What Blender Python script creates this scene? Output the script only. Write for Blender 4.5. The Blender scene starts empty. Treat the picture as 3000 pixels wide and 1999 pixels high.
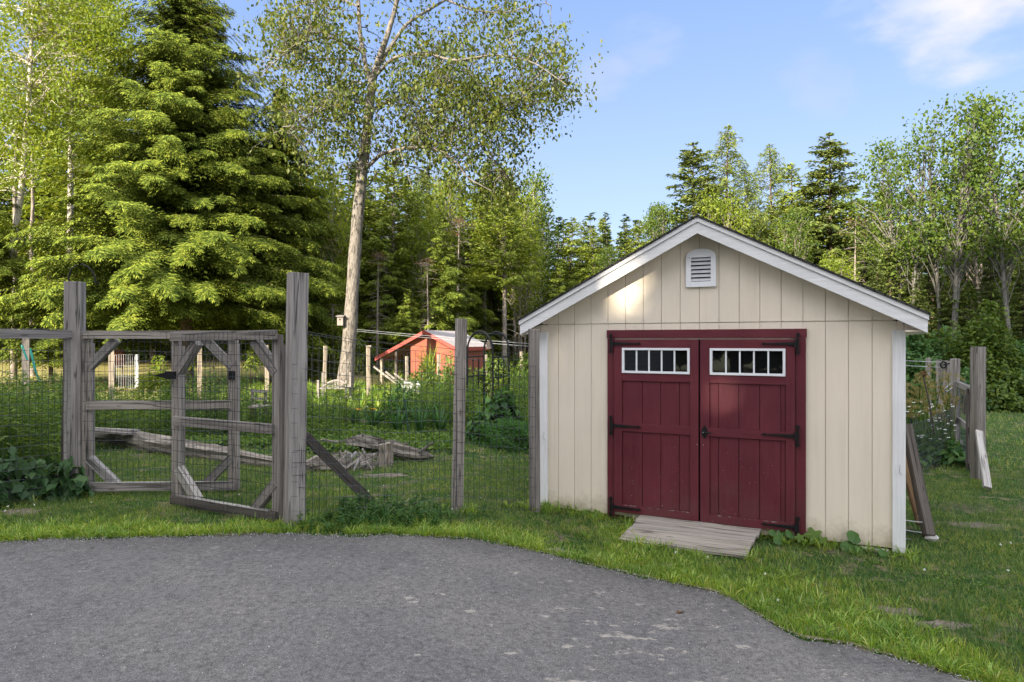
import bpy, math, random
import numpy as np
from mathutils import Vector, Matrix

# ------------------------------------------------------------------ camera, light, exposure
scene = bpy.context.scene
COL = scene.collection
CAMZ = 1.6
FN = 2000.0            # focal length in photo pixels (3000 wide)
cam_d = bpy.data.cameras.new("camera")
cam = bpy.data.objects.new("camera", cam_d)
COL.objects.link(cam)
cam.location = (0, 0, CAMZ)
cam.rotation_euler = (math.radians(90), 0, 0)
cam_d.sensor_width = 36
cam_d.lens = 24
cam_d.clip_start = 0.05
cam_d.clip_end = 3000
scene.camera = cam

SUN_EL, SUN_AZ = 23.0, 213.0       # azimuth clockwise from +Y
SDIR = Vector((math.sin(math.radians(SUN_AZ)) * math.cos(math.radians(SUN_EL)),
               math.cos(math.radians(SUN_AZ)) * math.cos(math.radians(SUN_EL)),
               math.sin(math.radians(SUN_EL))))
sun_d = bpy.data.lights.new("sun", 'SUN')
sun_d.energy = 5.0
sun_d.angle = math.radians(0.55)
sun_d.color = (1.0, 0.88, 0.70)
sun = bpy.data.objects.new("sun", sun_d)
COL.objects.link(sun)
sun.rotation_euler = SDIR.to_track_quat('Z', 'Y').to_euler()
sun.location = (-20, -20, 30)

world = bpy.data.worlds.new("World")
scene.world = world
world.use_nodes = True
wn = world.node_tree; wn.nodes.clear()
def WN(t): return wn.nodes.new(t)
wo = WN('ShaderNodeOutputWorld'); bg = WN('ShaderNodeBackground')
sky = WN('ShaderNodeTexSky'); sky.sky_type = 'NISHITA'; sky.sun_disc = False
sky.sun_elevation = math.radians(SUN_EL); sky.sun_rotation = math.radians(SUN_AZ)
sky.air_density = 1.0; sky.dust_density = 0.6; sky.ozone_density = 1.6
tc = WN('ShaderNodeTexCoord')
def cloud(direction, size, soft, seed):
    """a soft cloud patch round one direction of the sky, broken up with noise"""
    d = Vector(direction).normalized()
    dot = WN('ShaderNodeVectorMath'); dot.operation = 'DOT_PRODUCT'
    wn.links.new(tc.outputs['Generated'], dot.inputs[0]); dot.inputs[1].default_value = d
    nz = WN('ShaderNodeTexNoise'); nz.inputs['Scale'].default_value = 6.0 + seed; nz.inputs['Detail'].default_value = 6
    mp = WN('ShaderNodeMapping'); mp.inputs['Location'].default_value = (seed * 3.1, seed, 0); mp.inputs['Scale'].default_value = (1, 1, 2.2)
    wn.links.new(tc.outputs['Generated'], mp.inputs[0]); wn.links.new(mp.outputs[0], nz.inputs['Vector'])
    ma = WN('ShaderNodeMath'); ma.operation = 'MULTIPLY_ADD'
    wn.links.new(nz.outputs[0], ma.inputs[0]); ma.inputs[1].default_value = soft; wn.links.new(dot.outputs['Value'], ma.inputs[2])
    mr = WN('ShaderNodeMapRange'); mr.interpolation_type = 'SMOOTHSTEP'
    c0 = math.cos(size) + soft * 0.5
    mr.inputs['From Min'].default_value = c0; mr.inputs['From Max'].default_value = c0 + soft * 0.22 + (1 - math.cos(size)) * 0.6
    wn.links.new(ma.outputs[0], mr.inputs['Value'])
    return mr.outputs[0]
def pxdir(x, y): return ((x - 1500) / FN, 1.0, (1000 - y) / FN)
SKY_FILL = (6.3, 6.3, 6.6)
# clear-sky colours by height above the horizon, added unseen fill light overhead and sunward
sep = WN('ShaderNodeSeparateXYZ'); wn.links.new(tc.outputs['Generated'], sep.inputs[0])
gr_ = WN('ShaderNodeValToRGB'); wn.links.new(sep.outputs['Z'], gr_.inputs[0])
el = gr_.color_ramp.elements
while len(el) < 4: el.new(.5)
for e, (p, c) in zip(el, [(0.0, (1.55, 1.82, 2.22)), (.16, (1.24, 1.60, 2.32)), (.33, (.94, 1.32, 2.30)), (.50, (.68, 1.10, 2.18))]): e.position = p; e.color = (*c, 1)
def sm(val, a, b):
    mr = WN('ShaderNodeMapRange'); mr.interpolation_type = 'SMOOTHSTEP'; mr.inputs['From Min'].default_value = a; mr.inputs['From Max'].default_value = b
    wn.links.new(val, mr.inputs['Value']); return mr.outputs[0]
dt = WN('ShaderNodeVectorMath'); dt.operation = 'DOT_PRODUCT'; wn.links.new(tc.outputs['Generated'], dt.inputs[0]); dt.inputs[1].default_value = Vector((SDIR.x, SDIR.y, 0)).normalized()
mx = WN('ShaderNodeMath'); mx.operation = 'MAXIMUM'; wn.links.new(sm(sep.outputs['Z'], .52, .85), mx.inputs[0]); wn.links.new(sm(dt.outputs['Value'], -.15, .6), mx.inputs[1])
mA = WN('ShaderNodeMix'); mA.data_type = 'RGBA'; mA.inputs[0].default_value = .12; wn.links.new(gr_.outputs[0], mA.inputs[6]); wn.links.new(sky.outputs[0], mA.inputs[7])
mB = WN('ShaderNodeMix'); mB.data_type = 'RGBA'; wn.links.new(mx.outputs[0], mB.inputs[0]); wn.links.new(mA.outputs[2], mB.inputs[6]); mB.inputs[7].default_value = (SKY_FILL[0], SKY_FILL[1], SKY_FILL[2], 1)
src = mB.outputs[2]
for (x, y, size, soft, seed, amt, col) in [(2970, -5, 0.135, 0.05, 1, 1.0, (2.35, 2.3, 2.4)),
                                        (2720, -70, 0.085, 0.03, 2, 0.5, (2.1, 2.2, 2.4)),
                                        (1900, 160, 0.055, 0.006, 3, 0.35, (1.9, 1.95, 2.35)),
                                        (1720, 240, 0.06, 0.01, 4, 0.3, (1.8, 1.9, 2.3)),
                                        (2370, 260, 0.05, 0.006, 5, 0.25, (1.7, 1.8, 2.3))]:
    m = WN('ShaderNodeMix'); m.data_type = 'RGBA'
    a = WN('ShaderNodeMath'); a.operation = 'MULTIPLY'; a.inputs[1].default_value = amt
    wn.links.new(cloud(pxdir(x, y), size, soft, seed), a.inputs[0])
    wn.links.new(a.outputs[0], m.inputs[0]); wn.links.new(src, m.inputs[6]); m.inputs[7].default_value = (*col, 1)
    src = m.outputs[2]
wn.links.new(src, bg.inputs[0]); bg.inputs[1].default_value = 0.15
wn.links.new(bg.outputs[0], wo.inputs[0])

scene.view_settings.view_transform = 'Standard'
scene.view_settings.look = 'None'
scene.view_settings.exposure = 1.5
scene.view_settings.gamma = 1
scene.cycles.max_bounces = 5
scene.cycles.diffuse_bounces = 3
scene.cycles.glossy_bounces = 3
scene.cycles.transmission_bounces = 3
scene.cycles.transparent_max_bounces = 4

# ------------------------------------------------------------------ ground height and photo-to-place helpers
def sst(t):
    t = np.clip(t, 0, 1); return t * t * (3 - 2 * t)
def gz(x, y):
    x = np.asarray(x, float); y = np.asarray(y, float)
    z = -0.2 * sst((x + 1.4) / 2.6) * sst((y - 1.0) / 4.0)
    z = z + np.clip((y - 25) * 0.03, 0, 1.5)
    z = z + 0.012 * np.sin(x * 2.1 + 1) * np.cos(y * 1.7) * sst((y - 5) / 3)
    return z
def P(xn, yn, Z):
    return Vector(((xn - 1500) / FN * Z, Z, CAMZ + (1000 - yn) / FN * Z))
def G(xn, yn):
    """the ground point seen at that photo pixel"""
    Z = 8.0
    for _ in range(30):
        X = (xn - 1500) / FN * Z
        Z = (CAMZ - float(gz(X, Z))) * FN / (yn - 1000)
    return Vector(((xn - 1500) / FN * Z, Z, float(gz((xn - 1500) / FN * Z, Z))))
def onground(x, y, dz=0): return Vector((x, y, float(gz(x, y)) + dz))

# ------------------------------------------------------------------ mesh collector
class Geo:
    def __init__(s): s.v = []; s.f = []; s.g = []; s.n = 0; s.poly = []
    def add(s, v, f, g=None):
        v = np.asarray(v, float).reshape(-1, 3); f = np.asarray(f, int)
        s.v.append(v); s.g.append(np.asarray(g, float) if g is not None else v.copy())
        s.f.append(f + s.n); s.n += len(v); return s
    def addpoly(s, v, polys, g=None):
        v = np.asarray(v, float).reshape(-1, 3)
        s.v.append(v); s.g.append(np.asarray(g, float) if g is not None else v.copy())
        for p in polys: s.poly.append([i + s.n for i in p])
        s.n += len(v); return s
    def arrays(s):
        return np.concatenate(s.v), s.f, np.concatenate(s.g)
    def merge(s, other, M=None, rotz=0, sc=1, loc=(0, 0, 0)):
        v = np.concatenate(other.v); g = np.concatenate(other.g)
        c, q = math.cos(rotz), math.sin(rotz)
        w = v * sc
        w = np.stack([w[:, 0] * c - w[:, 1] * q + loc[0], w[:, 0] * q + w[:, 1] * c + loc[1], w[:, 2] + loc[2]], 1)
        s.v.append(w); s.g.append(g)
        for f in other.f: s.f.append(f + s.n)
        for p in other.poly: s.poly.append([i + s.n for i in p])
        s.n += len(w); return s
    def mesh(s, name, origin=(0, 0, 0), smooth=False):
        v = np.concatenate(s.v) - np.asarray(origin, float); g = np.concatenate(s.g)
        me = bpy.data.meshes.new(name)
        loops = []; totals = []
        for f in s.f:
            if len(f) == 0: continue
            loops.append(f.ravel()); totals.append(np.full(len(f), f.shape[1]))
        if s.poly:
            loops.append(np.array([i for p in s.poly for i in p])); totals.append(np.array([len(p) for p in s.poly]))
        loops = np.concatenate(loops).astype(np.int32); totals = np.concatenate(totals).astype(np.int32)
        starts = np.concatenate([[0], np.cumsum(totals)[:-1]]).astype(np.int32)
        me.vertices.add(len(v)); me.vertices.foreach_set('co', v.astype(np.float32).ravel())
        me.loops.add(len(loops)); me.loops.foreach_set('vertex_index', loops)
        me.polygons.add(len(totals)); me.polygons.foreach_set('loop_start', starts)
        me.polygons.foreach_set('use_smooth', np.full(len(totals), smooth))
        a = me.attributes.new('gr', 'FLOAT_VECTOR', 'POINT'); a.data.foreach_set('vector', g.astype(np.float32).ravel())
        me.update(calc_edges=True); me.validate()
        return me

RS = np.random.default_rng(7)
BOXF = [(0, 1, 2, 3), (7, 6, 5, 4), (0, 4, 5, 1), (1, 5, 6, 2), (2, 6, 7, 3), (3, 7, 4, 0)]
def box(g, x0, x1, y0, y1, z0, z1, grain='z', seg=1):
    v = np.array([(x0, y0, z0), (x0, y1, z0), (x1, y1, z0), (x1, y0, z0), (x0, y0, z1), (x0, y1, z1), (x1, y1, z1), (x1, y0, z1)], float)
    off = RS.uniform(0, 40, 3)
    if grain == 'z': gr = v[:, [2, 0, 1]] + off
    elif grain == 'x': gr = v + off
    else: gr = v[:, [1, 0, 2]] + off
    g.add(v, BOXF, gr); return g
def beam(g, p0, p1, w, t, up=(0, 0, 1), bow=0.0):
    """a board from p0 to p1: w across (along `up`), t thick"""
    p0 = np.array(p0, float); p1 = np.array(p1, float)
    d = p1 - p0; L = np.linalg.norm(d); d /= L
    u = np.array(up, float); u -= d * u.dot(d); u /= np.linalg.norm(u)
    s = np.cross(d, u)
    n = 1 if bow == 0 else 5
    v = []; gr = []; off = RS.uniform(0, 40, 3)
    for i in range(n + 1):
        k = i / n; c = p0 + d * L * k + s * bow * math.sin(math.pi * k)
        for a, b in ((-1, -1), (-1, 1), (1, 1), (1, -1)):
            v.append(c + u * a * w / 2 + s * b * t / 2); gr.append((L * k, a * w / 2, b * t / 2))
    f = [(0, 1, 2, 3), (4 * n + 3, 4 * n + 2, 4 * n + 1, 4 * n)]
    for i in range(n):
        for j in range(4):
            a = 4 * i + j; b = 4 * i + (j + 1) % 4
            f.append((a, a + 4, b + 4, b))
    g.add(v, f, np.array(gr) + off); return g
def post(g, x, y, z0, z1, w, d, yaw, lean=(0, 0)):
    """a square post with a slightly uneven cut top"""
    c, s = math.cos(yaw), math.sin(yaw); v = []; gr = []
    off = RS.uniform(0, 40, 3); n = 5
    for i in range(n + 1):
        k = i / n; z = z0 + (z1 - z0) * k
        jx, jy = RS.normal(0, 0.0015, 2)
        for a, b in ((-1, -1), (-1, 1), (1, 1), (1, -1)):
            lx, ly = a * w / 2, b * d / 2
            zz = z + (RS.uniform(-.006, .004) if i == n else 0)
            v.append((x + lx * c - ly * s + lean[0] * k + jx, y + lx * s + ly * c + lean[1] * k + jy, zz)); gr.append((z, lx, ly))
    f = [(0, 1, 2, 3), (4 * n + 3, 4 * n + 2, 4 * n + 1, 4 * n)]
    for i in range(n):
        for j in range(4):
            a = 4 * i + j; b = 4 * i + (j + 1) % 4
            f.append((a, a + 4, b + 4, b))
    g.add(v, f, np.array(gr) + off); return g
def tube(g, pts, rad, n=6, cap=False):
    pts = np.asarray(pts, float); m = len(pts)
    rad = np.full(m, rad) if np.isscalar(rad) else np.asarray(rad, float)
    tg = np.gradient(pts, axis=0); tg /= np.linalg.norm(tg, axis=1)[:, None] + 1e-9
    ref = np.array([0, 0, 1.0]) if abs(tg[0][2]) < 0.9 else np.array([1.0, 0, 0])
    u = np.cross(tg, ref); u /= np.linalg.norm(u, axis=1)[:, None] + 1e-9
    w = np.cross(tg, u)
    th = np.linspace(0, 2 * np.pi, n, endpoint=False)
    ring = pts[:, None, :] + rad[:, None, None] * (np.cos(th)[None, :, None] * u[:, None, :] + np.sin(th)[None, :, None] * w[:, None, :])
    al = np.concatenate([[0], np.cumsum(np.linalg.norm(np.diff(pts, axis=0), axis=1))])
    gr = np.stack([np.repeat(al[:, None], n, 1), rad[:, None] * np.cos(th)[None], rad[:, None] * np.sin(th)[None]], 2)
    i = np.arange(m - 1)[:, None] * n; j = np.arange(n)[None]; j2 = (j + 1) % n
    f = np.stack([i + j, i + n + j, i + n + j2, i + j2], 2).reshape(-1, 4)
    g.add(ring.reshape(-1, 3), f, gr.reshape(-1, 3) + RS.uniform(0, 30, 3))
    if cap:
        g.poly.append([g.n - n + k for k in range(n)]); g.poly.append([g.n - n * m + n - 1 - k for k in range(n)])
    return g
def prism(g, pts, y0, y1, grain='x'):
    """a polygon given as (x, z) pushed from y0 to y1"""
    n = len(pts); v = [(p[0], y0, p[1]) for p in pts] + [(p[0], y1, p[1]) for p in pts]
    polys = [list(range(n)), [2 * n - 1 - i for i in range(n)]]
    polys = [[i for i in polys[0]], [n + (n - 1 - i) for i in range(n)]]
    for i in range(n):
        j = (i + 1) % n; polys.append([j, i, n + i, n + j])
    v = np.array(v); gr = v + RS.uniform(0, 40, 3)
    if grain == 'z': gr = gr[:, [2, 0, 1]]
    g.addpoly(v, polys, gr); return g
def leaves(g, c, d, nrm, ln, wd, kind='diamond', curl=0.0):
    """many leaf faces at once: centre, direction, rough normal, length, width"""
    c = np.asarray(c, float); N = len(c)
    if N == 0: return g
    d = d / (np.linalg.norm(d, axis=1)[:, None] + 1e-9)
    s = np.cross(d, nrm); s /= np.linalg.norm(s, axis=1)[:, None] + 1e-9
    nn = np.cross(s, d)
    ln = np.broadcast_to(ln, (N,))[:, None]; wd = np.broadcast_to(wd, (N,))[:, None]
    if kind == 'diamond':
        v = np.stack([c - d * ln / 2, c + s * wd / 2 - d * ln * .06, c + d * ln / 2 - nn * ln * curl, c - s * wd / 2 - d * ln * .06], 1)
    elif kind == 'strip':
        v = np.stack([c - d * ln / 2 - s * wd * .35, c - d * ln / 2 + s * wd * .35, c + d * ln / 2 + s * wd * .5 - nn * ln * curl, c + d * ln / 2 - s * wd * .5 - nn * ln * curl], 1)
    else:  # blade: wide at the base, thin tip
        v = np.stack([c - s * wd / 2, c + s * wd / 2, c + d * ln + s * wd * .12, c + d * ln - s * wd * .12], 1)
    idx = np.arange(N * 4).reshape(N, 4)
    g.add(v.reshape(-1, 3), idx, v.reshape(-1, 3)); return g

# ------------------------------------------------------------------ objects
def tag(o, label=None, cat=None, group=None, kind=None):
    if label: o['label'] = label
    if cat: o['category'] = cat
    if group: o['group'] = group
    if kind: o['kind'] = kind
    return o
def obj(name, g, mat, parent=None, smooth=False, bevel=0, origin=None):
    if origin is None: origin = (0, 0, 0) if parent is None or islocal(parent) else tuple(absloc(parent))
    me = g if isinstance(g, bpy.types.Mesh) else g.mesh(name, origin, smooth)
    me.materials.append(mat)
    o = bpy.data.objects.new(name, me); COL.objects.link(o)
    if parent is not None: o.parent = parent; 
    if parent is None: o.location = origin
    if bevel:
        b = o.modifiers.new('bevel', 'BEVEL'); b.width = bevel; b.segments = 2; b.limit_method = 'ANGLE'; b.angle_limit = math.radians(50)
    return o
def islocal(o):
    while o.parent is not None: o = o.parent
    return bool(o.get('_local'))
def absloc(o):
    l = Vector((0, 0, 0))
    while o is not None: l += Vector(o.location); o = o.parent
    return l
def thing(name, loc, label, cat, group=None, rotz=0, local=False):
    o = bpy.data.objects.new(name, None); COL.objects.link(o)
    o.empty_display_size = .2
    o.location = loc; o.rotation_euler = (0, 0, rotz)
    tag(o, label, cat, group)
    if local: o['_local'] = 1
    return o
def sub(o):
    """mark a mesh part so that its own children share its frame"""
    return o

# ------------------------------------------------------------------ materials
def mat(name):
    m = bpy.data.materials.new(name); m.use_nodes = True
    nt = m.node_tree; nt.nodes.clear()
    return m, nt
class NT:
    def __init__(s, name):
        s.m, s.nt = mat(name); s.out = s.N('ShaderNodeOutputMaterial')
    def N(s, t, **k):
        n = s.nt.nodes.new(t)
        for a, b in k.items(): setattr(n, a, b)
        return n
    def L(s, a, b): s.nt.links.new(a, b)
    def coord(s, kind='gr', scale=(1, 1, 1), loc=(0, 0, 0), rot=(0, 0, 0)):
        mp = s.N('ShaderNodeMapping'); mp.inputs['Scale'].default_value = scale; mp.inputs['Location'].default_value = loc; mp.inputs['Rotation'].default_value = rot
        if kind == 'gr':
            a = s.N('ShaderNodeAttribute', attribute_name='gr'); s.L(a.outputs['Vector'], mp.inputs[0])
        elif kind == 'pos':
            a = s.N('ShaderNodeNewGeometry'); s.L(a.outputs['Position'], mp.inputs[0])
        else:
            a = s.N('ShaderNodeTexCoord'); s.L(a.outputs['Object'], mp.inputs[0])
        return mp.outputs[0]
    def noise(s, vec, scale=5, detail=4, rough=.55, dist=0):
        n = s.N('ShaderNodeTexNoise'); n.inputs['Scale'].default_value = scale; n.inputs['Detail'].default_value = detail
        n.inputs['Roughness'].default_value = rough; n.inputs['Distortion'].default_value = dist
        s.L(vec, n.inputs['Vector']); return n.outputs[0]
    def ramp(s, fac, stops, interp='LINEAR'):
        r = s.N('ShaderNodeValToRGB'); r.color_ramp.interpolation = interp
        el = r.color_ramp.elements
        while len(el) < len(stops): el.new(0.5)
        for e, (p, c) in zip(el, stops):
            e.position = p; e.color = (*c, 1) if len(c) == 3 else c
        s.L(fac, r.inputs[0]); return r.outputs[0]
    def mix(s, fac, a, b, mode='MIX'):
        m = s.N('ShaderNodeMix'); m.data_type = 'RGBA'; m.blend_type = mode
        for k, x in ((0, fac), (6, a), (7, b)):
            if hasattr(x, 'links') or hasattr(x, 'is_linked'): s.L(x, m.inputs[k])
            elif k == 0: m.inputs[0].default_value = x
            else: m.inputs[k].default_value = (*x, 1)
        return m.outputs[2]
    def math(s, op, a, b=0.0, c=None):
        m = s.N('ShaderNodeMath'); m.operation = op
        for k, x in enumerate((a, b) if c is None else (a, b, c)):
            if hasattr(x, 'is_linked'): s.L(x, m.inputs[k])
            else: m.inputs[k].default_value = x
        return m.outputs[0]
    def bump(s, h, strength=.3, dist=.01):
        b = s.N('ShaderNodeBump'); b.inputs['Strength'].default_value = strength; b.inputs['Distance'].default_value = dist
        s.L(h, b.inputs['Height']); return b.outputs[0]
    def princ(s, col, rough=.8, normal=None, metal=0, spec=.5):
        p = s.N('ShaderNodeBsdfPrincipled')
        if hasattr(col, 'is_linked'): s.L(col, p.inputs['Base Color'])
        else: p.inputs['Base Color'].default_value = (*col, 1)
        if hasattr(rough, 'is_linked'): s.L(rough, p.inputs['Roughness'])
        else: p.inputs['Roughness'].default_value = rough
        p.inputs['Metallic'].default_value = metal
        p.inputs['Specular IOR Level'].default_value = spec
        if normal is not None: s.L(normal, p.inputs['Normal'])
        s.L(p.outputs[0], s.out.inputs[0]); return p

def wood(name, dark, light, blotch=.5, tintc=None, gscale=1.0):
    s = NT(name)
    v = s.coord('gr', (1.3, 24 * gscale, 24 * gscale)); n1 = s.noise(v, 1.0, 6, .6, .5)
    v2 = s.coord('gr', (.7, 5, 5)); n2 = s.noise(v2, 1.0, 3, .5)
    v3 = s.coord('gr', (4.5, 150 * gscale, 150 * gscale)); n3 = s.noise(v3, 1.0, 3, .6)
    c = s.ramp(n1, [(.28, dark), (.5, tuple(.5 * (a + b) for a, b in zip(dark, light))), (.72, light)])
    c = s.mix(s.ramp(n2, [(.35, (0, 0, 0)), (.7, (1, 1, 1))]), c, s.mix(1.0, c, (1 - .45 * blotch,) * 3, 'MULTIPLY'))
    c = s.mix(.45, c, s.ramp(n3, [(.3, (.45,) * 3), (.55, (.85,) * 3), (.75, (1.0,) * 3)]), 'MULTIPLY')
    oi = s.N('ShaderNodeObjectInfo'); c = s.mix(1, c, s.ramp(oi.outputs['Random'], [(0, (.78, .77, .76)), (.5, (1, 1, 1)), (1, (1.16, 1.12, 1.06))]), 'MULTIPLY')
    # knots
    vk = s.coord('gr', (3.2, 11, 11)); vo = s.N('ShaderNodeTexVoronoi'); s.L(vk, vo.inputs['Vector']); vo.inputs['Scale'].default_value = 1.0
    k = s.ramp(vo.outputs['Distance'], [(.06, (1, 1, 1)), (.16, (0, 0, 0))])
    c = s.mix(s.math('MULTIPLY', k, .75), c, tuple(x * .35 for x in dark))
    # cracks
    vc = s.coord('gr', (.55, 22, 22), (3, 1, 2)); nc = s.noise(vc, 1.0, 2, .4)
    cr = s.ramp(s.math('ABSOLUTE', s.math('SUBTRACT', nc, .5)), [(.006, (1, 1, 1)), (.022, (0, 0, 0))])
    c = s.mix(s.math('MULTIPLY', cr, .7), c, (.02, .018, .016))
    h = s.math('ADD', s.math('MULTIPLY', n1, .6), s.math('MULTIPLY', n3, .5))
    h = s.math('SUBTRACT', h, s.math('MULTIPLY', cr, .8))
    s.princ(c, .9, s.bump(h, .7, .006), spec=.2)
    return s.m
M_WOOD = wood('weathered_grey_wood', (.20, .18, .165), (.46, .42, .385))
M_WOODD = wood('dark_weathered_wood', (.06, .052, .046), (.20, .175, .155))
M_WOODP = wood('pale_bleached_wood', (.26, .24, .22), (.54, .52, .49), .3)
M_WOODB = wood('brown_board', (.13, .075, .035), (.30, .19, .10))
M_WOODL = wood('ramp_boards', (.25, .228, .20), (.41, .38, .345), .4)
M_LOG = wood('rotting_log_wood', (.09, .075, .06), (.44, .40, .35), .9, gscale=.7)
M_POST_PALE = wood('light_post_wood', (.30, .25, .19), (.52, .46, .38))  # paler, warmer wood than the grey posts

def paint(name, col, gr=(3, 60, 60), bumps=.35, chips=None, dirt=.12, rough=.6, kind='gr', dirtcol=(.25, .22, .17)):
    s = NT(name)
    v = s.coord(kind, gr); n = s.noise(v, 1.0, 5, .6, .6)
    n2 = s.noise(s.coord(kind, (1.3, 1.3, 1.3)), 1.6, 5, .6)
    c = s.mix(s.ramp(n, [(.3, (0, 0, 0)), (.7, (1, 1, 1))]), tuple(x * .88 for x in col), tuple(min(1, x * 1.06) for x in col))
    c = s.mix(s.ramp(n2, [(.45, (0, 0, 0)), (.8, (dirt,) * 3)]), c, dirtcol)
    if chips:
        nn = s.noise(s.coord(kind, (14, 30, 30), (5, 2, 9)), 1.0, 6, .75)
        c = s.mix(s.ramp(nn, [(.70, (0, 0, 0)), (.73, (.8,) * 3)]), c, chips)
    s.princ(c, rough, s.bump(n, bumps, .004), spec=.35)
    return s.m
M_WHITE = paint('white_trim_paint', (.74, .74, .75), dirt=.2)
M_CREAM = None
def siding(name, col):
    """painted wood-panel siding: fine vertical grain swirls and faint rain streaks"""
    s = NT(name)
    v = s.coord('gr', (2.0, 26, 26)); n = s.noise(v, 1.0, 4, .6, 1.3)
    vf = s.coord('gr', (30, 9, 9)); nf = s.noise(vf, 1.0, 4, .6, .5)
    n2 = s.noise(s.coord('obj', (1.1, 1.1, .5)), 1.3, 5, .6)
    ns = s.noise(s.coord('obj', (20, 20, .7)), 1.0, 4, .6)
    c = s.mix(s.ramp(n2, [(.35, (0, 0, 0)), (.7, (1, 1, 1))]), tuple(x * .93 for x in col), tuple(min(1, x * 1.04) for x in col))
    c = s.mix(s.ramp(ns, [(.5, (0, 0, 0)), (.8, (.16,) * 3)]), c, (.36, .29, .18))
    # splashed dirt and green tinge near the ground
    g = s.N('ShaderNodeTexCoord'); sp = s.N('ShaderNodeSeparateXYZ'); s.L(g.outputs['Object'], sp.inputs[0])
    nb = s.noise(s.coord('obj', (7, 7, 7)), 1.0, 5, .7)
    low = s.math('SUBTRACT', s.math('MULTIPLY', nb, .55), s.math('MULTIPLY', sp.outputs['Z'], 1.1))
    c = s.mix(s.ramp(low, [(.05, (0, 0, 0)), (.32, (.7,) * 3)]), c, (.27, .22, .13))
    # small dark specks
    nsp = s.N('ShaderNodeTexVoronoi'); s.L(s.coord('obj', (5, 5, 5)), nsp.inputs['Vector']); nsp.inputs['Scale'].default_value = 1
    c = s.mix(s.ramp(nsp.outputs['Distance'], [(.018, (.6,) * 3), (.03, (0, 0, 0))]), c, (.12, .08, .05))
    h = s.math('ADD', n, s.math('MULTIPLY', nf, .6))
    s.princ(c, .62, s.bump(h, .38, .004), spec=.3)
    return s.m
M_CREAM = siding('cream_siding_paint', (.75, .665, .55))
def maroon():
    s = NT('maroon_door_paint')
    n = s.noise(s.coord('gr', (3.5, 42, 42)), 1.0, 5, .62, .8)
    n2 = s.noise(s.coord('obj', (2, 2, 1.4)), 1.3, 5, .6)
    a, b = (.080, .010, .018), (.122, .016, .026)
    c = s.mix(s.ramp(n2, [(.3, (0, 0, 0)), (.7, (1, 1, 1))]), a, b)
    c = s.mix(s.ramp(n, [(.35, (0, 0, 0)), (.75, (.3,) * 3)]), c, (.16, .05, .06))
    # scuffs: pale scratches that gather low on the doors
    t = s.N('ShaderNodeTexCoord'); sp = s.N('ShaderNodeSeparateXYZ'); s.L(t.outputs['Object'], sp.inputs[0])
    sc = s.noise(s.coord('obj', (17, 17, 9), (2, 0, 5)), 1.0, 5, .78)
    lowm = s.ramp(sp.outputs['Z'], [(.1, (.06,) * 3), (.9, (0, 0, 0))])
    sc = s.math('ADD', sc, lowm)
    c = s.mix(s.ramp(sc, [(.735, (0, 0, 0)), (.765, (.8,) * 3)]), c, (.40, .33, .33))
    dirt = s.noise(s.coord('obj', (4, 4, 4), (1, 7, 3)), 1.0, 5, .65)
    dm = s.math('SUBTRACT', dirt, s.math('MULTIPLY', sp.outputs['Z'], .5))
    c = s.mix(s.ramp(dm, [(.3, (0, 0, 0)), (.6, (.35,) * 3)]), c, (.10, .06, .05))
    s.princ(c, s.ramp(n2, [(0, (.38,) * 3), (1, (.58,) * 3)]), s.bump(n, .4, .003), spec=.4)
    return s.m
M_RED = maroon()
def simple(name, col, rough=.6, metal=0, spec=.5, var=.25, sc=12):
    s = NT(name); n = s.noise(s.coord('pos', (1, 1, 1)), sc, 4, .6)
    c = s.mix(s.ramp(n, [(.3, (0, 0, 0)), (.7, (1, 1, 1))]), tuple(x * (1 - var) for x in col), tuple(min(1, x * (1 + var)) for x in col))
    s.princ(c, rough, s.bump(n, .12, .002), metal, spec); return s.m
M_BLACK = simple('black_iron', (.007, .007, .008), .6, spec=.3)
M_DARK = simple('dark_recess_and_shade', (.008, .008, .008), .95)
M_WIRE = simple('dark_fence_wire', (.045, .05, .06), .5, .4)
M_WIREL = simple('light_wire', (.42, .44, .47), .4, .3)
M_WHITEP = simple('white_window_frame', (.74, .75, .78), .4, var=.05)
M_LOUV = simple('louvre_white', (.5, .51, .54), .5, var=.08)
M_SILVER = simple('steel_screw', (.6, .6, .62), .3, .8)
M_TEAL = simple('teal_hose_rubber', (.03, .33, .26), .5)
M_RUST = simple('rusty_metal', (.23, .075, .03), .8)
M_STONE = simple('pale_stone', (.42, .41, .39), .9, var=.3)
M_TARP = simple('dark_tarp', (.035, .042, .055), .6)
M_GREENM = simple('green_post_metal', (.012, .05, .03), .5)
M_LILAC = simple('lilac_plastic', (.3, .25, .6), .5)
def glass():
    s = NT('dark_window_glass')
    n = s.noise(s.coord('obj', (1, 1, 1)), 3, 2, .5)
    p = s.princ((.006, .006, .007), .02, s.bump(n, .03, .002), spec=.9); p.inputs['IOR'].default_value = 1.5; return s.m
M_GLASS = glass()
def shingle():
    s = NT('asphalt_shingles')
    br = s.N('ShaderNodeTexBrick'); s.L(s.coord('obj', (1, 1, 1), rot=(0, 0, math.radians(90))), br.inputs['Vector'])
    br.inputs['Scale'].default_value = 3.2; br.inputs['Color1'].default_value = (.03, .03, .032, 1); br.inputs['Color2'].default_value = (.055, .053, .05, 1); br.inputs['Mortar'].default_value = (.012, .012, .012, 1)
    n = s.noise(s.coord('obj', (1, 1, 1)), 90, 3, .7)
    c = s.mix(.5, br.outputs[0], s.ramp(n, [(.3, (.4,) * 3), (.7, (1.3,) * 3)]), 'MULTIPLY')
    s.princ(c, .95, s.bump(n, .5, .003), spec=.2); return s.m
M_SHING = shingle()
M_REDW = paint('orange_red_barn_paint', (.27, .068, .04), bumps=.3, dirt=.25)
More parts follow.
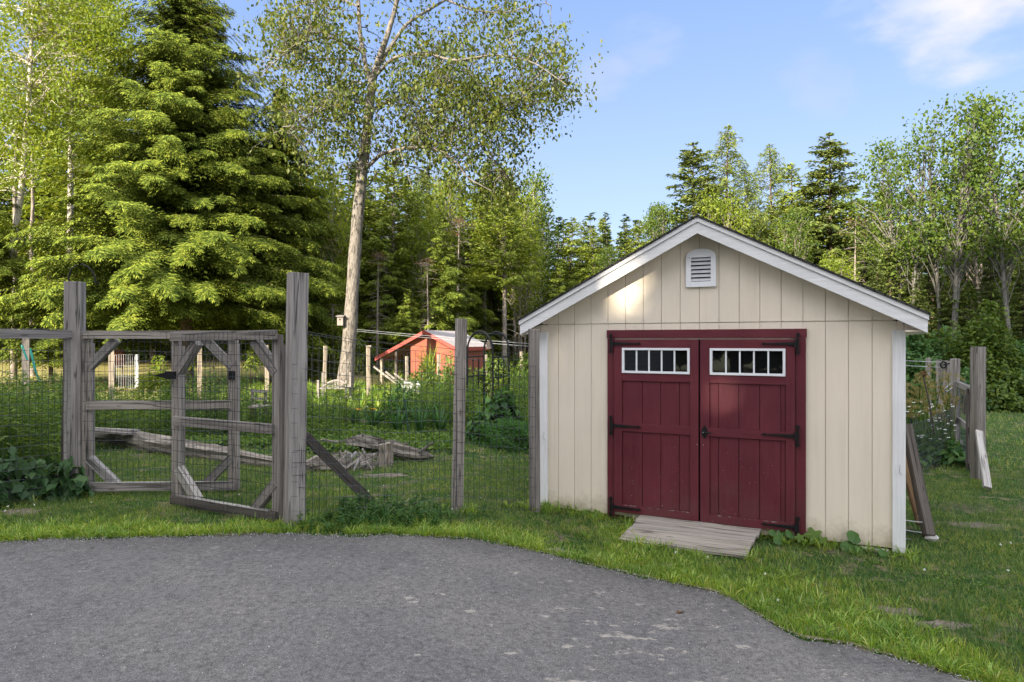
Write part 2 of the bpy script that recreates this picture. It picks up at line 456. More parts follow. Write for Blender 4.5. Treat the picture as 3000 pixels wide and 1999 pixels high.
M_REDT = paint('dark_red_trim_paint', (.30, .05, .04), dirt=.2)
def metalroof():
    s = NT('pale_metal_roof'); w = s.N('ShaderNodeTexWave'); s.L(s.coord('gr', (1, 1, 1)), w.inputs['Vector']); w.inputs['Scale'].default_value = 9
    w.bands_direction = 'Y'
    s.princ((.34, .31, .31), .7, s.bump(w.outputs[1], .6, .02), .1); return s.m
M_MROOF = metalroof()

def asphalt():
    s = NT('driveway_asphalt')
    v = s.coord('pos')
    n1 = s.noise(v, 150, 3, .8); n2 = s.noise(v, 30, 5, .75); n3 = s.noise(v, .9, 5, .6); n4 = s.noise(v, 15, 5, .8, .5)
    c = s.ramp(n1, [(.34, (.045, .045, .048)), (.46, (.10, .097, .096)), (.56, (.135, .131, .128)), (.68, (.27, .265, .26))])
    c = s.mix(.9, c, s.ramp(n2, [(.34, (.5,) * 3), (.46, (.88,) * 3), (.56, (1.06,) * 3), (.68, (1.35,) * 3)]), 'MULTIPLY')
    c = s.mix(.85, c, s.ramp(n4, [(.34, (.72,) * 3), (.44, (.95,) * 3), (.6, (1.05,) * 3)]), 'MULTIPLY')
    c = s.mix(.9, c, s.ramp(n3, [(.3, (.82, .82, .85)), (.6, (1.12, 1.09, 1.05))]), 'MULTIPLY')
    # small sandy dirt patches, most of them on the right of the driveway
    nd = s.noise(s.coord('pos', (1.0, 1.6, 1), (4.2, 1.3, 0)), 5.5, 6, .7)
    dist = s.N('ShaderNodeVectorMath', operation='DISTANCE'); g = s.N('ShaderNodeNewGeometry'); s.L(g.outputs['Position'], dist.inputs[0]); dist.inputs[1].default_value = (.75, 4.0, 0)
    fall = s.ramp(s.math('DIVIDE', dist.outputs['Value'], 2.4), [(.1, (.085,) * 3), (.7, (0, 0, 0))])
    dsum = s.math('ADD', nd, fall)
    c = s.mix(s.ramp(dsum, [(.655, (0, 0, 0)), (.70, (.62,) * 3)]), c, (.36, .33, .28))
    # fresher, darker strip along the lawn edge, ragged by noise
    at = s.N('ShaderNodeAttribute', attribute_name='gr'); se = s.N('ShaderNodeSeparateXYZ'); s.L(at.outputs['Vector'], se.inputs[0])
    ed = s.math('ADD', se.outputs['X'], s.math('MULTIPLY', s.math('SUBTRACT', n3, .5), .8))
    c = s.mix(s.ramp(ed, [(.05, (.5,) * 3), (.55, (0, 0, 0))]), c, s.mix(1, c, (.5, .5, .5), 'MULTIPLY'))
    h = s.math('ADD', s.math('MULTIPLY', n1, .6), s.math('MULTIPLY', n4, .35)); h = s.math('ADD', h, s.math('MULTIPLY', n2, .7))
    s.princ(c, .85, s.bump(h, .6, .004), spec=.3); return s.m
M_ASPH = asphalt()
def ground():
    s = NT('lawn_soil')
    v = s.coord('pos'); n1 = s.noise(v, 40, 5, .7); n2 = s.noise(v, 1.3, 5, .62); n3 = s.noise(v, 6, 5, .6)
    grass = s.ramp(n1, [(.3, (.012, .028, .008)), (.5, (.035, .075, .016)), (.72, (.075, .125, .03))])
    straw = s.ramp(n1, [(.3, (.10, .085, .05)), (.7, (.26, .22, .13))])
    soil = s.ramp(n1, [(.3, (.07, .055, .045)), (.7, (.22, .18, .145))])
    c = s.mix(s.ramp(n3, [(.52, (0, 0, 0)), (.66, (1, 1, 1))]), grass, straw)
    c = s.mix(s.ramp(n2, [(.58, (0, 0, 0)), (.66, (1, 1, 1))]), c, soil)
    # dry, yellowed open lawn beyond the garden on the left
    sp = s.N('ShaderNodeSeparateXYZ'); g = s.N('ShaderNodeNewGeometry'); s.L(g.outputs['Position'], sp.inputs[0])
    far = s.math('MULTIPLY', s.ramp(s.math('DIVIDE', sp.outputs['Y'], 40), [(.36, (0, 0, 0)), (.46, (1, 1, 1))]), s.ramp(s.math('DIVIDE', sp.outputs['X'], -10), [(.15, (0, 0, 0)), (.4, (1, 1, 1))]))
    c = s.mix(s.math('MULTIPLY', far, .8), c, s.ramp(n1, [(.3, (.22, .21, .06)), (.7, (.50, .42, .18))]))
    # leaf litter on the forest floor
    wood_ = s.ramp(s.math('DIVIDE', sp.outputs['Y'], 60), [(.60, (0, 0, 0)), (.68, (1, 1, 1))])
    c = s.mix(s.math('MULTIPLY', wood_, .9), c, (.055, .035, .018))
    s.princ(c, .95, s.bump(n1, 1.0, .03), spec=.1); return s.m
M_GROUND = ground()
def soilmat():
    s = NT('bare_sandy_soil'); n = s.noise(s.coord('pos'), 60, 5, .7); n2 = s.noise(s.coord('pos'), 9, 4, .6)
    c = s.mix(.5, s.ramp(n, [(.3, (.06, .05, .04)), (.7, (.22, .185, .15))]), s.ramp(n2, [(.3, (.07, .065, .045)), (.7, (.24, .20, .165))]))
    s.princ(c, .95, s.bump(n, .8, .01), spec=.1); return s.m
M_SOIL = soilmat()

def foliage(name, cols, trans=.4, posnoise=None, tr_boost=1.5, gloss=.03):
    s = NT(name)
    g = s.N('ShaderNodeNewGeometry')
    n = len(cols)
    c = s.ramp(g.outputs['Random Per Island'], [(i / max(1, n - 1), col) for i, col in enumerate(cols)])
    if posnoise:
        sc, ca, cb, lo, hi = posnoise
        pn = s.noise(s.coord('pos'), sc, 4, .6)
        c = s.mix(s.ramp(pn, [(lo, (0, 0, 0)), (hi, (1, 1, 1))]), s.mix(1, c, ca, 'MULTIPLY'), s.mix(1, c, cb, 'MULTIPLY'))
    d = s.N('ShaderNodeBsdfDiffuse'); s.L(c, d.inputs[0])
    t = s.N('ShaderNodeBsdfTranslucent'); s.L(s.mix(1, c, (tr_boost * 1.1, tr_boost, tr_boost * .55), 'MULTIPLY'), t.inputs[0])
    m = s.N('ShaderNodeMixShader'); m.inputs[0].default_value = trans; s.L(d.outputs[0], m.inputs[1]); s.L(t.outputs[0], m.inputs[2])
    o = m.outputs[0]
    if gloss:
        gl = s.N('ShaderNodeBsdfGlossy'); gl.inputs['Roughness'].default_value = .45; gl.inputs['Color'].default_value = (.5, .55, .5, 1)
        m2 = s.N('ShaderNodeMixShader'); m2.inputs[0].default_value = gloss; s.L(o, m2.inputs[1]); s.L(gl.outputs[0], m2.inputs[2]); o = m2.outputs[0]
    s.L(o, s.out.inputs[0]); return s.m
F_HEM = foliage('hemlock_sprays', [(.035, .06, .012), (.10, .138, .022), (.26, .30, .05)], .12, (.8, (.70, .75, .85), (1.15, 1.12, 1.0), .35, .65), gloss=0)
F_DARK = foliage('deep_wood_needles', [(.02, .042, .014), (.04, .068, .02), (.065, .095, .028)], .1, gloss=0)
F_SPR = foliage('spruce_needles', [(.04, .068, .018), (.10, .135, .03), (.20, .225, .05)], .18)
F_PINE = foliage('pine_needles', [(0.094, 0.143, 0.018), (0.178, 0.232, 0.032), (0.273, 0.304, 0.045)], .25)
F_LARCH = foliage('larch_needles', [(0.097, 0.138, 0.034), (0.158, 0.207, 0.050), (0.228, 0.261, 0.063)], .3)
F_POP = foliage('poplar_leaves', [(0.038, 0.060, 0.010), (0.068, 0.098, 0.015), (0.111, 0.140, 0.022), (0.162, 0.162, 0.038)], .34, gloss=.03)
F_BIR = foliage('birch_leaves', [(0.103, 0.155, 0.017), (0.170, 0.224, 0.024), (0.246, 0.298, 0.037)], .42, (1.0, (.75, .8, .8), (1.2, 1.15, 1.0), .35, .65))
F_MAP = foliage('maple_leaves', [(0.038, 0.075, 0.012), (0.076, 0.123, 0.017), (0.132, 0.176, 0.027)], .3)
F_BUSH = foliage('bush_leaves', [(0.031, 0.084, 0.024), (0.055, 0.128, 0.033), (0.104, 0.184, 0.050)], .3)
F_VINE = foliage('dark_vine_leaves', [(.02, .05, .016), (.035, .08, .025), (.07, .13, .045)], .2)
F_WEED = foliage('tall_weed_leaves', [(0.047, 0.098, 0.023), (0.096, 0.167, 0.034), (0.184, 0.254, 0.045)], .35)
F_LILY = foliage('strap_leaves', [(0.023, 0.072, 0.022), (0.039, 0.111, 0.030), (0.072, 0.163, 0.042)], .25)
F_FEATH = foliage('feathery_leaves', [(0.026, 0.085, 0.020), (0.046, 0.130, 0.024), (0.085, 0.195, 0.033)], .3)
F_COVER = foliage('ground_cover_leaves', [(0.046, 0.103, 0.020), (0.092, 0.168, 0.029), (0.162, 0.234, 0.047)], .4)
F_GRASS = foliage('lawn_grass_blades', [(0.046, 0.102, 0.024), (0.083, 0.164, 0.029), (0.147, 0.231, 0.042), (0.314, 0.296, 0.088)], .3, (1.6, (.62, .75, .85), (1.35, 1.25, 1.0), .35, .65), gloss=.06)
F_EDGE = foliage('coarse_grass_blades', [(0.089, 0.178, 0.019), (0.160, 0.279, 0.028), (0.249, 0.373, 0.041), (0.391, 0.373, 0.104)], .35, (2.5, (.75, .85, .9), (1.2, 1.15, 1.0), .35, .65), gloss=.06)
F_STRAW = foliage('dry_stems', [(.24, .20, .13), (.36, .31, .22), (.16, .12, .08)], .2)
F_SEED = foliage('seed_heads', [(.16, .15, .05), (.25, .22, .09), (.32, .26, .12)], .3)
F_PETAL = foliage('white_petals', [(.7, .72, .74), (.8, .8, .8)], .2, gloss=0)
F_ORANGE = foliage('orange_petals', [(.8, .32, .02), (.85, .45, .03)], .2, gloss=0)
F_DEAD = foliage('brown_needles', [(.10, .055, .025), (.17, .09, .045), (.07, .06, .03)], .2)

def bark(name, dark, light, birch=False):
    s = NT(name)
    if birch:
        n = s.noise(s.coord('gr', (9, 14, 14)), 1.0, 5, .65); n2 = s.noise(s.coord('gr', (1.6, 5, 5)), 1, 4, .6)
        c = s.ramp(n, [(.33, dark), (.43, light), (.8, tuple(min(1, x * 1.1) for x in light))])
        c = s.mix(s.ramp(n2, [(.5, (0, 0, 0)), (.75, (.7,) * 3)]), c, tuple(x * .45 for x in light))
    else:
        vo = s.N('ShaderNodeTexVoronoi'); s.L(s.coord('gr', (7, 28, 28)), vo.inputs['Vector']); vo.inputs['Scale'].default_value = 1
        n = s.noise(s.coord('gr', (3.5, 16, 16)), 1.0, 6, .8, .6)
        c = s.ramp(n, [(.36, dark), (.52, light), (.8, tuple(min(1, x * 1.3) for x in light))])
        c = s.mix(.5, c, s.ramp(vo.outputs['Distance'], [(.1, (1.15,) * 3), (.6, (.45,) * 3)]), 'MULTIPLY')
    s.princ(c, .95, s.bump(n, .9, .02), spec=.1); return s.m
B_POP = bark('poplar_bark', (.03, .026, .022), (.25, .225, .195))
B_BIR = bark('birch_bark', (.06, .05, .045), (.55, .50, .43), True)
B_CON = bark('conifer_bark', (.045, .033, .026), (.17, .13, .105))
B_DGREY = bark('dark_grey_bark', (.06, .055, .05), (.21, .20, .18))
B_GREY = bark('grey_bark', (.11, .095, .08), (.36, .31, .27))
# ------------------------------------------------------------------ ground and driveway
def grid_mesh():
    g = Geo()
    xs = np.concatenate([np.linspace(-400, -40, 8), np.linspace(-38, -9, 20), np.linspace(-8.7, 8.7, 90), np.linspace(9, 38, 20), np.linspace(40, 400, 8)])
    ys = np.concatenate([np.linspace(-400, -30, 8), np.linspace(-25, 1, 14), np.linspace(1.3, 14, 80), np.linspace(14.5, 60, 40), np.linspace(65, 500, 10)])
    X, Y = np.meshgrid(xs, ys); Z = gz(X, Y)
    v = np.stack([X, Y, Z], 2).reshape(-1, 3); nx = len(xs)
    i = (np.arange(len(ys) - 1)[:, None] * nx + np.arange(nx - 1)[None]).ravel()
    g.add(v, np.stack([i, i + 1, i + nx + 1, i + nx], 1)); return g
tag(obj('ground', grid_mesh(), M_GROUND, smooth=True), kind='structure')

EDGE_PX = [(-900, 1650), (-400, 1618), (0, 1592), (190, 1581), (510, 1576), (640, 1570), (770, 1566), (900, 1570), (1020, 1572), (1275, 1576), (1400, 1583), (1440, 1590),
           (1600, 1626), (1790, 1670), (1912, 1700), (2020, 1722), (2090, 1737), (2135, 1752), (2180, 1780), (2230, 1810), (2300, 1852),
           (2360, 1875), (2500, 1895), (2680, 1948), (2800, 1985), (3000, 2050), (3300, 2160), (3900, 2500)]
EDGE = np.array([tuple(G(*p))[:2] for p in EDGE_PX])
EDGE = EDGE[np.argsort(EDGE[:, 0])]
def edge_y(x): return np.interp(x, EDGE[:, 0], EDGE[:, 1], left=EDGE[0, 1], right=-6)
def driveway():
    g = Geo(); xs = np.concatenate([np.linspace(-16, -6, 12), np.linspace(-5.9, EDGE[-1, 0], 420)])
    ks = np.linspace(0, 1, 26) ** 1.5
    V = []; GR = []
    for x in xs:
        ye = edge_y(x) + .03 * math.sin(x * 6.1) + .02 * math.sin(x * 17 + 1) + .014 * math.sin(x * 43) + .01 * math.sin(x * 91)
        for j, k in enumerate(ks):
            y = ye - k * (ye + 14)
            V.append((x, y, float(gz(x, y)) + (.012 if j else .004))); GR.append((ye - y, x, y))
    n = len(ks)
    i = (np.arange(len(xs) - 1)[:, None] * n + np.arange(n - 1)[None]).ravel()
    g.add(V, np.stack([i, i + 1, i + n + 1, i + n], 1), GR); return g
tag(obj('driveway', driveway(), M_ASPH, smooth=True), kind='structure')

# ------------------------------------------------------------------ the garden shed
SH_O = Vector((.305, 7.25, -.17)); SH_A = -math.radians(26.8); SW = 3.35; SDP = 3.9
def shed_w(x, y, z=0):
    c, s = math.cos(SH_A), math.sin(SH_A)
    return Vector((SH_O.x + x * c - y * s, SH_O.y + x * s + y * c, SH_O.z + z))
shed = thing('garden_shed', SH_O, 'cream garden shed with maroon double doors and a white edged gable roof', 'shed', rotz=SH_A, local=True)
def roof_z(x, off=0.0):      # lower edge line of the raking board
    return 1.835 + (2.77 - 1.835) / 1.833 * (1.833 - abs(x - 1.675)) + off
GP = .1819; G0 = .385 - 3 * GP
def front():
    g = Geo()
    prism(g, [(0, .02), (SW, .02), (SW, 1.90), (1.675, 2.84), (0, 1.90)], .012, .05, 'z')
    xs = [0.0] + [G0 + k * GP for k in range(0, 30) if 0.03 < G0 + k * GP < SW - .03] + [SW]
    for a, b in zip(xs[:-1], xs[1:]):
        gr = .0022
        box(g, a + gr, b - gr, 0, .014, .018 + RS.uniform(-.004, .006), 1.940)
    xs = [-.145, ] + [G0 + k * GP for k in range(-1, 30) if -.12 < G0 + k * GP < SW + .13] + [SW + .145]
    for a, b in zip(xs[:-1], xs[1:]):
        gr = .0022; a2, b2 = a + gr, b - gr
        def zt(x): return roof_z(x, .04)
        lo = 1.948
        pts = [(a2, lo), (b2, lo)]
        if zt(b2) > lo: pts.append((b2, zt(b2)))
        if a2 < 1.675 < b2: pts.append((1.675, zt(1.675)))
        if zt(a2) > lo: pts.append((a2, zt(a2)))
        if len(pts) > 2 and zt((a + b) / 2) > lo: prism(g, pts, -.004, .012, 'z')
        elif len(pts) > 2: pass
        # short pieces under the eaves, outside the wall
    for (a, b) in ((-.145, -.003), (SW + .003, SW + .145)):
        prism(g, [(a, 1.868), (b, 1.868), (b, min(1.94, roof_z(b, .04))), (a, roof_z(a, .04))], -.002, .012, 'z')
    return g
obj('front_wall', front(), M_CREAM, shed)
g = Geo()
for x0, x1 in ((.0, .04), (SW - .04, SW)): box(g, x0, x1, .05, SDP - .04, .02, 1.90)
prism(g, [(0, .02), (SW, .02), (SW, 1.90), (1.675, 2.84), (0, 1.90)], SDP - .04, SDP, 'z')
obj('side_and_back_walls', g, M_CREAM, shed).name = 'outer_wall'
g = Geo(); box(g, .03, SW - .03, .03, SDP - .03, -.10, .012, 'x')
obj('floor_skid', g, M_WOODB, shed, bevel=.004)
for nm, x0 in (('a', .0), ('b', SW - .085)):
    g = Geo(); box(g, x0 - (.012 if nm == 'a' else 0), x0 + .085 + (0 if nm == 'a' else .012), -.022, -.002, -.01 if nm == 'b' else .0, 1.862)
    ct = obj('corner_trim', g, M_WHITE, shed, bevel=.003)
    # bent nail hook
    h = Geo(); hx = x0 + .05; hz = .775 if nm == 'a' else .70
    tube(h, [(hx, -.02, hz + .03), (hx, -.05, hz + .032), (hx + .002, -.055, hz + .01), (hx, -.045, hz - .03), (hx + .008, -.035, hz - .05), (hx + .016, -.045, hz - .04)], .0028, 5)
    obj('hook', h, M_STONE, ct, smooth=True)
# raking boards with their cap strips
def rake(side):
    g = Geo(); c = 1.675; e = 1.833
    x0, x1 = (c - e, c) if side < 0 else (c, c + e)
    def L(x, o): return roof_z(x, o)
    prism(g, [(x0, L(x0, 0)), (x1, L(x1, 0)), (x1, L(x1, .105)), (x0, L(x0, .105))] , -.178, -.158, 'x'); return g
def cap(side):
    g = Geo(); c = 1.675; e = 1.833 + .008
    x0, x1 = (c - e, c) if side < 0 else (c, c + e)
    prism(g, [(x0, roof_z(x0, .107)), (x1, roof_z(x1, .107)), (x1, roof_z(x1, .150)), (x0, roof_z(x0, .150))], -.192, -.159, 'x'); return g
for sd in (-1, 1):
    fb = obj('fascia_board', rake(sd), M_WHITE, shed, bevel=.0015)
    obj('cap_strip', cap(sd), M_WHITE, fb, bevel=.0015)
for sd in (-1, 1):
    g = Geo(); x = 1.675 + sd * 1.833
    box(g, min(x, x - sd * .02), max(x, x - sd * .02), -.156, SDP + .16, 1.835, 1.965, 'y')
    obj('eave_board', g, M_WHITE, shed)
    g = Geo(); a, b = (-.136, -.002) if sd < 0 else (SW + .002, SW + .136)
    box(g, a, b, -.15, SDP + .1, 1.845, 1.862, 'y')
    obj('soffit', g, M_CREAM, shed)
def roofslab(sd):
    g = Geo(); c = 1.675; e = 1.833 + .02
    pts = []
    xe = c + sd * e
    p = [(c, roof_z(c, .152)), (c, roof_z(c, .170)), (xe, roof_z(xe, .170)), (xe, roof_z(xe, .152))]
    if sd < 0: p = p[::-1]
    prism(g, p, -.205, SDP + .17, 'x')
    return g
def underside(sd):
    g = Geo(); c = 1.675; e = 1.81
    xe = c + sd * e
    p = [(c, roof_z(c, .06)), (c, roof_z(c, .145)), (xe, roof_z(xe, .145)), (xe, roof_z(xe, .06))]
    if sd < 0: p = p[::-1]
    prism(g, p, -.156, -.006, 'x'); return g
for sd in (-1, 1):
    rf = obj('roof', roofslab(sd), M_SHING, shed)
    obj('rake_soffit', underside(sd), M_CREAM, rf)
# attic louvre vent
vx0, vx1, vz0, vz1 = 1.537, 1.816, 2.284, 2.57
vent = Geo(); box(vent, vx0, vx0 + .047, -.03, -.004, vz0 + .05, vz1); box(vent, vx1 - .047, vx1, -.03, -.004, vz0 + .05, vz1); box(vent, vx0, vx1, -.03, -.004, vz0, vz0 + .05, 'x')
cx = (vx0 + vx1) / 2; R = (vx1 - vx0) / 2
arc = [(vx1 - .0, vz1)] + [(cx + R * math.cos(a), vz1 + .075 * math.sin(a)) for a in np.linspace(0.0, math.pi, 15)[1:-1]] + [(vx0, vz1)]
prism(vent, [(vx0, 2.564), (vx1, 2.564)] + arc, -.03, -.004)
vo = obj('gable_vent', vent, M_WHITEP, shed)
g = Geo(); box(g, vx0 + .04, vx1 - .04, -.008, -.0045, vz0 + .04, 2.57); obj('vent_back', g, M_DARK, vo)
for k in range(6):
    z = 2.335 + .0385 * (k + .1)
    g = Geo(); v = np.array([(vx0 + .047, -.026, z), (vx1 - .047, -.026, z), (vx1 - .047, -.010, z + .026), (vx0 + .047, -.010, z + .026)])
    v = np.concatenate([v, v + np.array([0, .002, .003])]); g.add(v, [(0, 1, 2, 3), (7, 6, 5, 4), (0, 4, 5, 1), (2, 6, 7, 3), (1, 5, 6, 2), (3, 7, 4, 0)])
    obj('louvre', g, M_LOUV, vo)
# maroon casing round the doors
g = Geo(); box(g, .742, 2.600, -.026, -.004, 1.800, 1.880, 'x'); obj('door_header', g, M_RED, shed, bevel=.002)
for x0, x1 in ((.749, .823), (2.507, 2.593)):
    g = Geo(); box(g, x0, x1, -.024, -.004, .02, 1.797); obj('door_jamb', g, M_RED, shed, bevel=.002)
def hinge(xb, z, d):
    """strap hinge: upright butt strap with spade ends, knuckle, long tapering strap"""
    g = Geo(); y = -.060; y1 = -.048
    prism(g, [(xb - .009, z - .06), (xb + .009, z - .06), (xb + .012, z), (xb + .009, z + .06), (xb - .009, z + .06), (xb - .012, z)], y, y1)
    for s in (-1, 1):
        zc = z + s * .078
        prism(g, [(xb + .017 * math.cos(a), zc + .022 * math.sin(a)) for a in np.linspace(0, 2 * math.pi, 10, endpoint=False)], y, y1)
        prism(g, [(xb - .004, zc), (xb + .004, zc), (xb + .004, z + s * .05), (xb - .004, z + s * .05)][::(1 if s < 0 else -1)], y, y1)
    tube(g, [(xb + d * .020, y - .004, z - .035), (xb + d * .020, y - .004, z + .035)], .009, 8, True)
    x0 = xb + d * .018; x1 = xb + d * .09; x2 = xb + d * .27; x3 = xb + d * .31
    p = [(x0, z - .016), (x1, z - .013), (x2, z - .005), (x2 + d * .012, z - .013), (x3, z), (x2 + d * .012, z + .013), (x2, z + .005), (x1, z + .013), (x0, z + .016)]
    if d < 0: p = p[::-1]
    prism(g, p, y, y1)
    for px, pz in ((xb, z + .078), (xb, z - .078), (x1, z), (x2 + d * .012, z), (xb + d * .16, z)):
        tube(g, [(px, y - .003, pz), (px, y + .002, pz)], .004, 7, True)
    return g
def door(x0, x1, px0, px1, wx0, wx1, hside):
    g = Geo()
    z0, z1 = .062, 1.785
    ys, yf, yp = -.012, -.046, -.030      # slab back, frame front, panel front
    box(g, x0, px0, yf, ys, z0, z1); box(g, px1, x1, yf, ys, z0, z1)
    for a, b in ((z0, .140), (.874, .955), (1.375, 1.452), (1.703, z1)):
        box(g, px0 + .0003, px1 - .0003, yf + .001, ys, a, b, 'x')
    box(g, px0, px1, -.018, -.010, .14, 1.375)
    cuts = [px0] + [G0 + k * GP for k in range(30) if px0 + .03 < G0 + k * GP < px1 - .03] + [px1]
    for a, b in zip(cuts[:-1], cuts[1:]):
        for c, d in ((.1405, .8735), (.9555, 1.3745)):
            box(g, a + .003, b - .003, yp, -.018, c, d)
    rngc = np.random.default_rng(int(x0 * 100)); nq = sum(len(q) for q in g.f)
    for k in range(34):            # paint chipped off along the bottom rail and here and there on the panels
        x = rngc.uniform(px0 + .02, px1 - .04); L = rngc.uniform(.004, .035); z = .1375; y = yf - .0006; h = rngc.uniform(.0012, .0035)
        if k >= 15: L = rngc.uniform(.003, .008); z = rngc.uniform(.16, .75); y = yp - .0008; h *= .8
        g.addpoly([(x, y, z - h), (x + L, y, z - h * rngc.uniform(.2, 1)), (x + L * .8, y, z + h * .6), (x + L * .2, y, z + h)], [[0, 1, 2, 3]])
    o = obj('door', g, M_RED, shed, bevel=.0018)
    o.data.materials.append(M_STONE)
    for p_ in o.data.polygons:
        if p_.index >= nq: p_.material_index = 1
    f = Geo(); a, b, c, d = wx0, wx1, 1.453, 1.702; w = .022; yy = -.056
    box(f, a, b, yy, -.02, d - w, d, 'x'); box(f, a, b, yy, -.02, c, c + w, 'x')
    box(f, a, a + w, yy, -.02, c + w, d - w); box(f, b - w, b, yy, -.02, c + w, d - w)
    for k in range(1, 5):
        xm = a + w + (b - a - 2 * w) * k / 5
        box(f, xm - .007, xm + .007, yy + .008, -.03, c + w, d - w)
    wf = obj('window_frame', f, M_WHITEP, o, bevel=.0015)
    for k in range(5):
        p = Geo(); q0 = a + w + (b - a - 2 * w) * k / 5; q1 = a + w + (b - a - 2 * w) * (k + 1) / 5
        tl = RS.uniform(-.0006, .0006)
        p.add([(q0 + .006, -.034, c + w), (q1 - .006, -.034 + tl, c + w), (q1 - .006, -.034 + tl, d - w), (q0 + .006, -.034, d - w),
               (q0 + .006, -.028, c + w), (q1 - .006, -.028, c + w), (q1 - .006, -.028, d - w), (q0 + .006, -.028, d - w)], [(0, 1, 2, 3), (7, 6, 5, 4)])
        obj('window_pane', p, M_GLASS, o)
    d_ = 1 if hside < 0 else -1; xb = .795 if hside < 0 else 2.529
    for z in (1.746, .925, .112): obj('strap_hinge', hinge(xb, z, d_), M_BLACK, o, bevel=.001)
    return o
dl = door(.826, 1.658, .906, 1.580, .910, 1.577, -1)
dr = door(1.675, 2.504, 1.760, 2.429, 1.764, 2.426, 1)
dl['label'] = 'left maroon door leaf, closed'; dr['label'] = 'right maroon door leaf with the lever handle'
g = Geo(); hx, hz = 1.716, .912
prism(g, [(hx - .028, hz), (hx - .024, hz - .028), (hx, hz - .066), (hx + .024, hz - .028), (hx + .028, hz), (hx + .024, hz + .028), (hx, hz + .066), (hx - .024, hz + .028)], -.054, -.046)
tube(g, [(hx - .006, -.054, hz), (hx - .006, -.088, hz)], .013, 10, True)
tube(g, [(hx - .01, -.082, hz), (hx + .03, -.084, hz - .002), (hx + .075, -.08, hz - .003)], [.009, .007, .006], 8, True)
hd = obj('door_handle', g, M_BLACK, dr)
g = Geo(); tube(g, [(hx - .006, -.0885, hz), (hx - .006, -.092, hz)], .006, 8, True); obj('keyhole', g, M_SILVER, dr)
for x, o in ((1.645, dl), (1.705, dr)):
    g = Geo(); tube(g, [(x, -.047, .79), (x, -.051, .79)], .0045, 8, True); obj('screw', g, M_SILVER, o)
g = Geo(); box(g, .83, 2.50, -.004, -.0015, 1.786, 1.799, 'x'); obj('head_gap_strip', g, M_CREAM, shed)
g = Geo(); box(g, 1.655, 1.678, -.008, -.0045, .06, 1.784, 'x'); obj('gap_shade_strip', g, M_DARK, shed).name = 'centre_gap_shade'  # near-black strip standing in for the shade between the doors

# wooden ramp on the grass in front of the doors
rp = shed_w(1.66, -.36, 0)
ramp = thing('ramp', SH_O, 'grey plank ramp lying on the grass in front of the maroon doors', 'ramp', rotz=SH_A, local=True)
ys = [-.052, -.225, -.405, -.735]; zz = lambda y: .062 + (y + .05) * .085
for k in range(3):
    g = Geo(); ya, yb = ys[k] - (.003 if k else 0), ys[k + 1] + .003
    xa, xb = 1.10 + RS.uniform(-.012, .008) + k * .004, 2.215 - k * .012 + RS.uniform(-.006, .006)
    th = .028; n = 8; v = []; gr = []; off = RS.uniform(0, 30, 3)
    for i in range(n + 1):
        x = xa + (xb - xa) * i / n; w1 = .002 * math.sin(i * 1.7 + k)
        for (y, dz) in ((ya, 0), (yb, 0), (yb, -th), (ya, -th)):
            v.append((x, y + w1 * .7, zz(y) + dz + w1)); gr.append((x, y, dz))
    f = [(3, 2, 1, 0), (4 * n, 4 * n + 1, 4 * n + 2, 4 * n + 3)]
    for i in range(n):
        for j in range(4):
            a = 4 * i + j; b = 4 * i + (j + 1) % 4; f.append((a, b, b + 4, a + 4))
    g.add(v, f, np.array(gr) + off); obj('plank', g, M_WOODL, ramp, bevel=.003)
for x in (1.22, 2.10):
    g = Geo(); prism(g, [(-.06, -.04), (-.06, .03), (-.70, -.022), (-.70, -.06)], x, x + .04)
    for vv in g.v: vv[:, [0, 1]] = vv[:, [1, 0]]
    obj('bearer', g, M_WOODD, ramp)
g = Geo(); box(g, 2.215, 2.50, -.020, .0, .004, .058, 'x'); obj('sill_board', g, M_CREAM, shed); g = Geo(); box(g, 1.0, 1.14, -.018, .0, .004, .056, 'x'); obj('sill_board', g, M_CREAM, shed)
g = Geo(); b0 = (2.96, .02); box(g, 3.02, 3.24, -.03, .12, -.10, .0, 'x'); obj('footing_block', g, M_STONE, shed, bevel=.01)

# ------------------------------------------------------------------ fence, gates
def mesh_panel(g, p0, p1, z0, z1, dx=.057, dz=.104, r=.0021, sag=.02, seed=0, topwave=.0, zfun=None, z0b=None, z1b=None):
    """welded wire between two ground points; z may differ at each end"""
    rg = np.random.default_rng(seed)
    p0 = np.array(p0[:2], float); p1 = np.array(p1[:2], float); L = np.linalg.norm(p1 - p0)
    z0b = z0 if z0b is None else z0b; z1b = z1 if z1b is None else z1b
    n = max(2, int(L / dx)); nrm = np.array([-(p1 - p0)[1], (p1 - p0)[0]]) / L
    nz = max(1, int(round((z1 - z0) / dz)))
    ph = rg.uniform(0, 6, 4)
    def pt(k, j):
        a = z0 + (z0b - z0) * k; b = z1 + (z1b - z1) * k
        z = a + (b - a) * j / nz + sag * math.sin(k * math.pi * 2.2 + ph[0]) * (1 - .3 * j / nz) * .5 + sag * .3 * math.sin(k * 11 + ph[1] + j)
        o = .008 * math.sin(k * 7 + ph[2]) + .006 * math.sin(j * .8 + k * 3 + ph[3])
        q = p0 + (p1 - p0) * k + nrm * o
        return (q[0], q[1], z)
    for j in range(nz + 1):
        tube(g, [pt(k, j) for k in np.linspace(0, 1, max(4, int(L / .12)))], r * 1.15, 3)
    for i in range(n + 1):
        k = min(1, (i + rg.uniform(-.04, .04)) / n); k = max(0, k)
        tube(g, [pt(k, j) for j in range(0, nz + 1, 1)], r, 3)
    return g
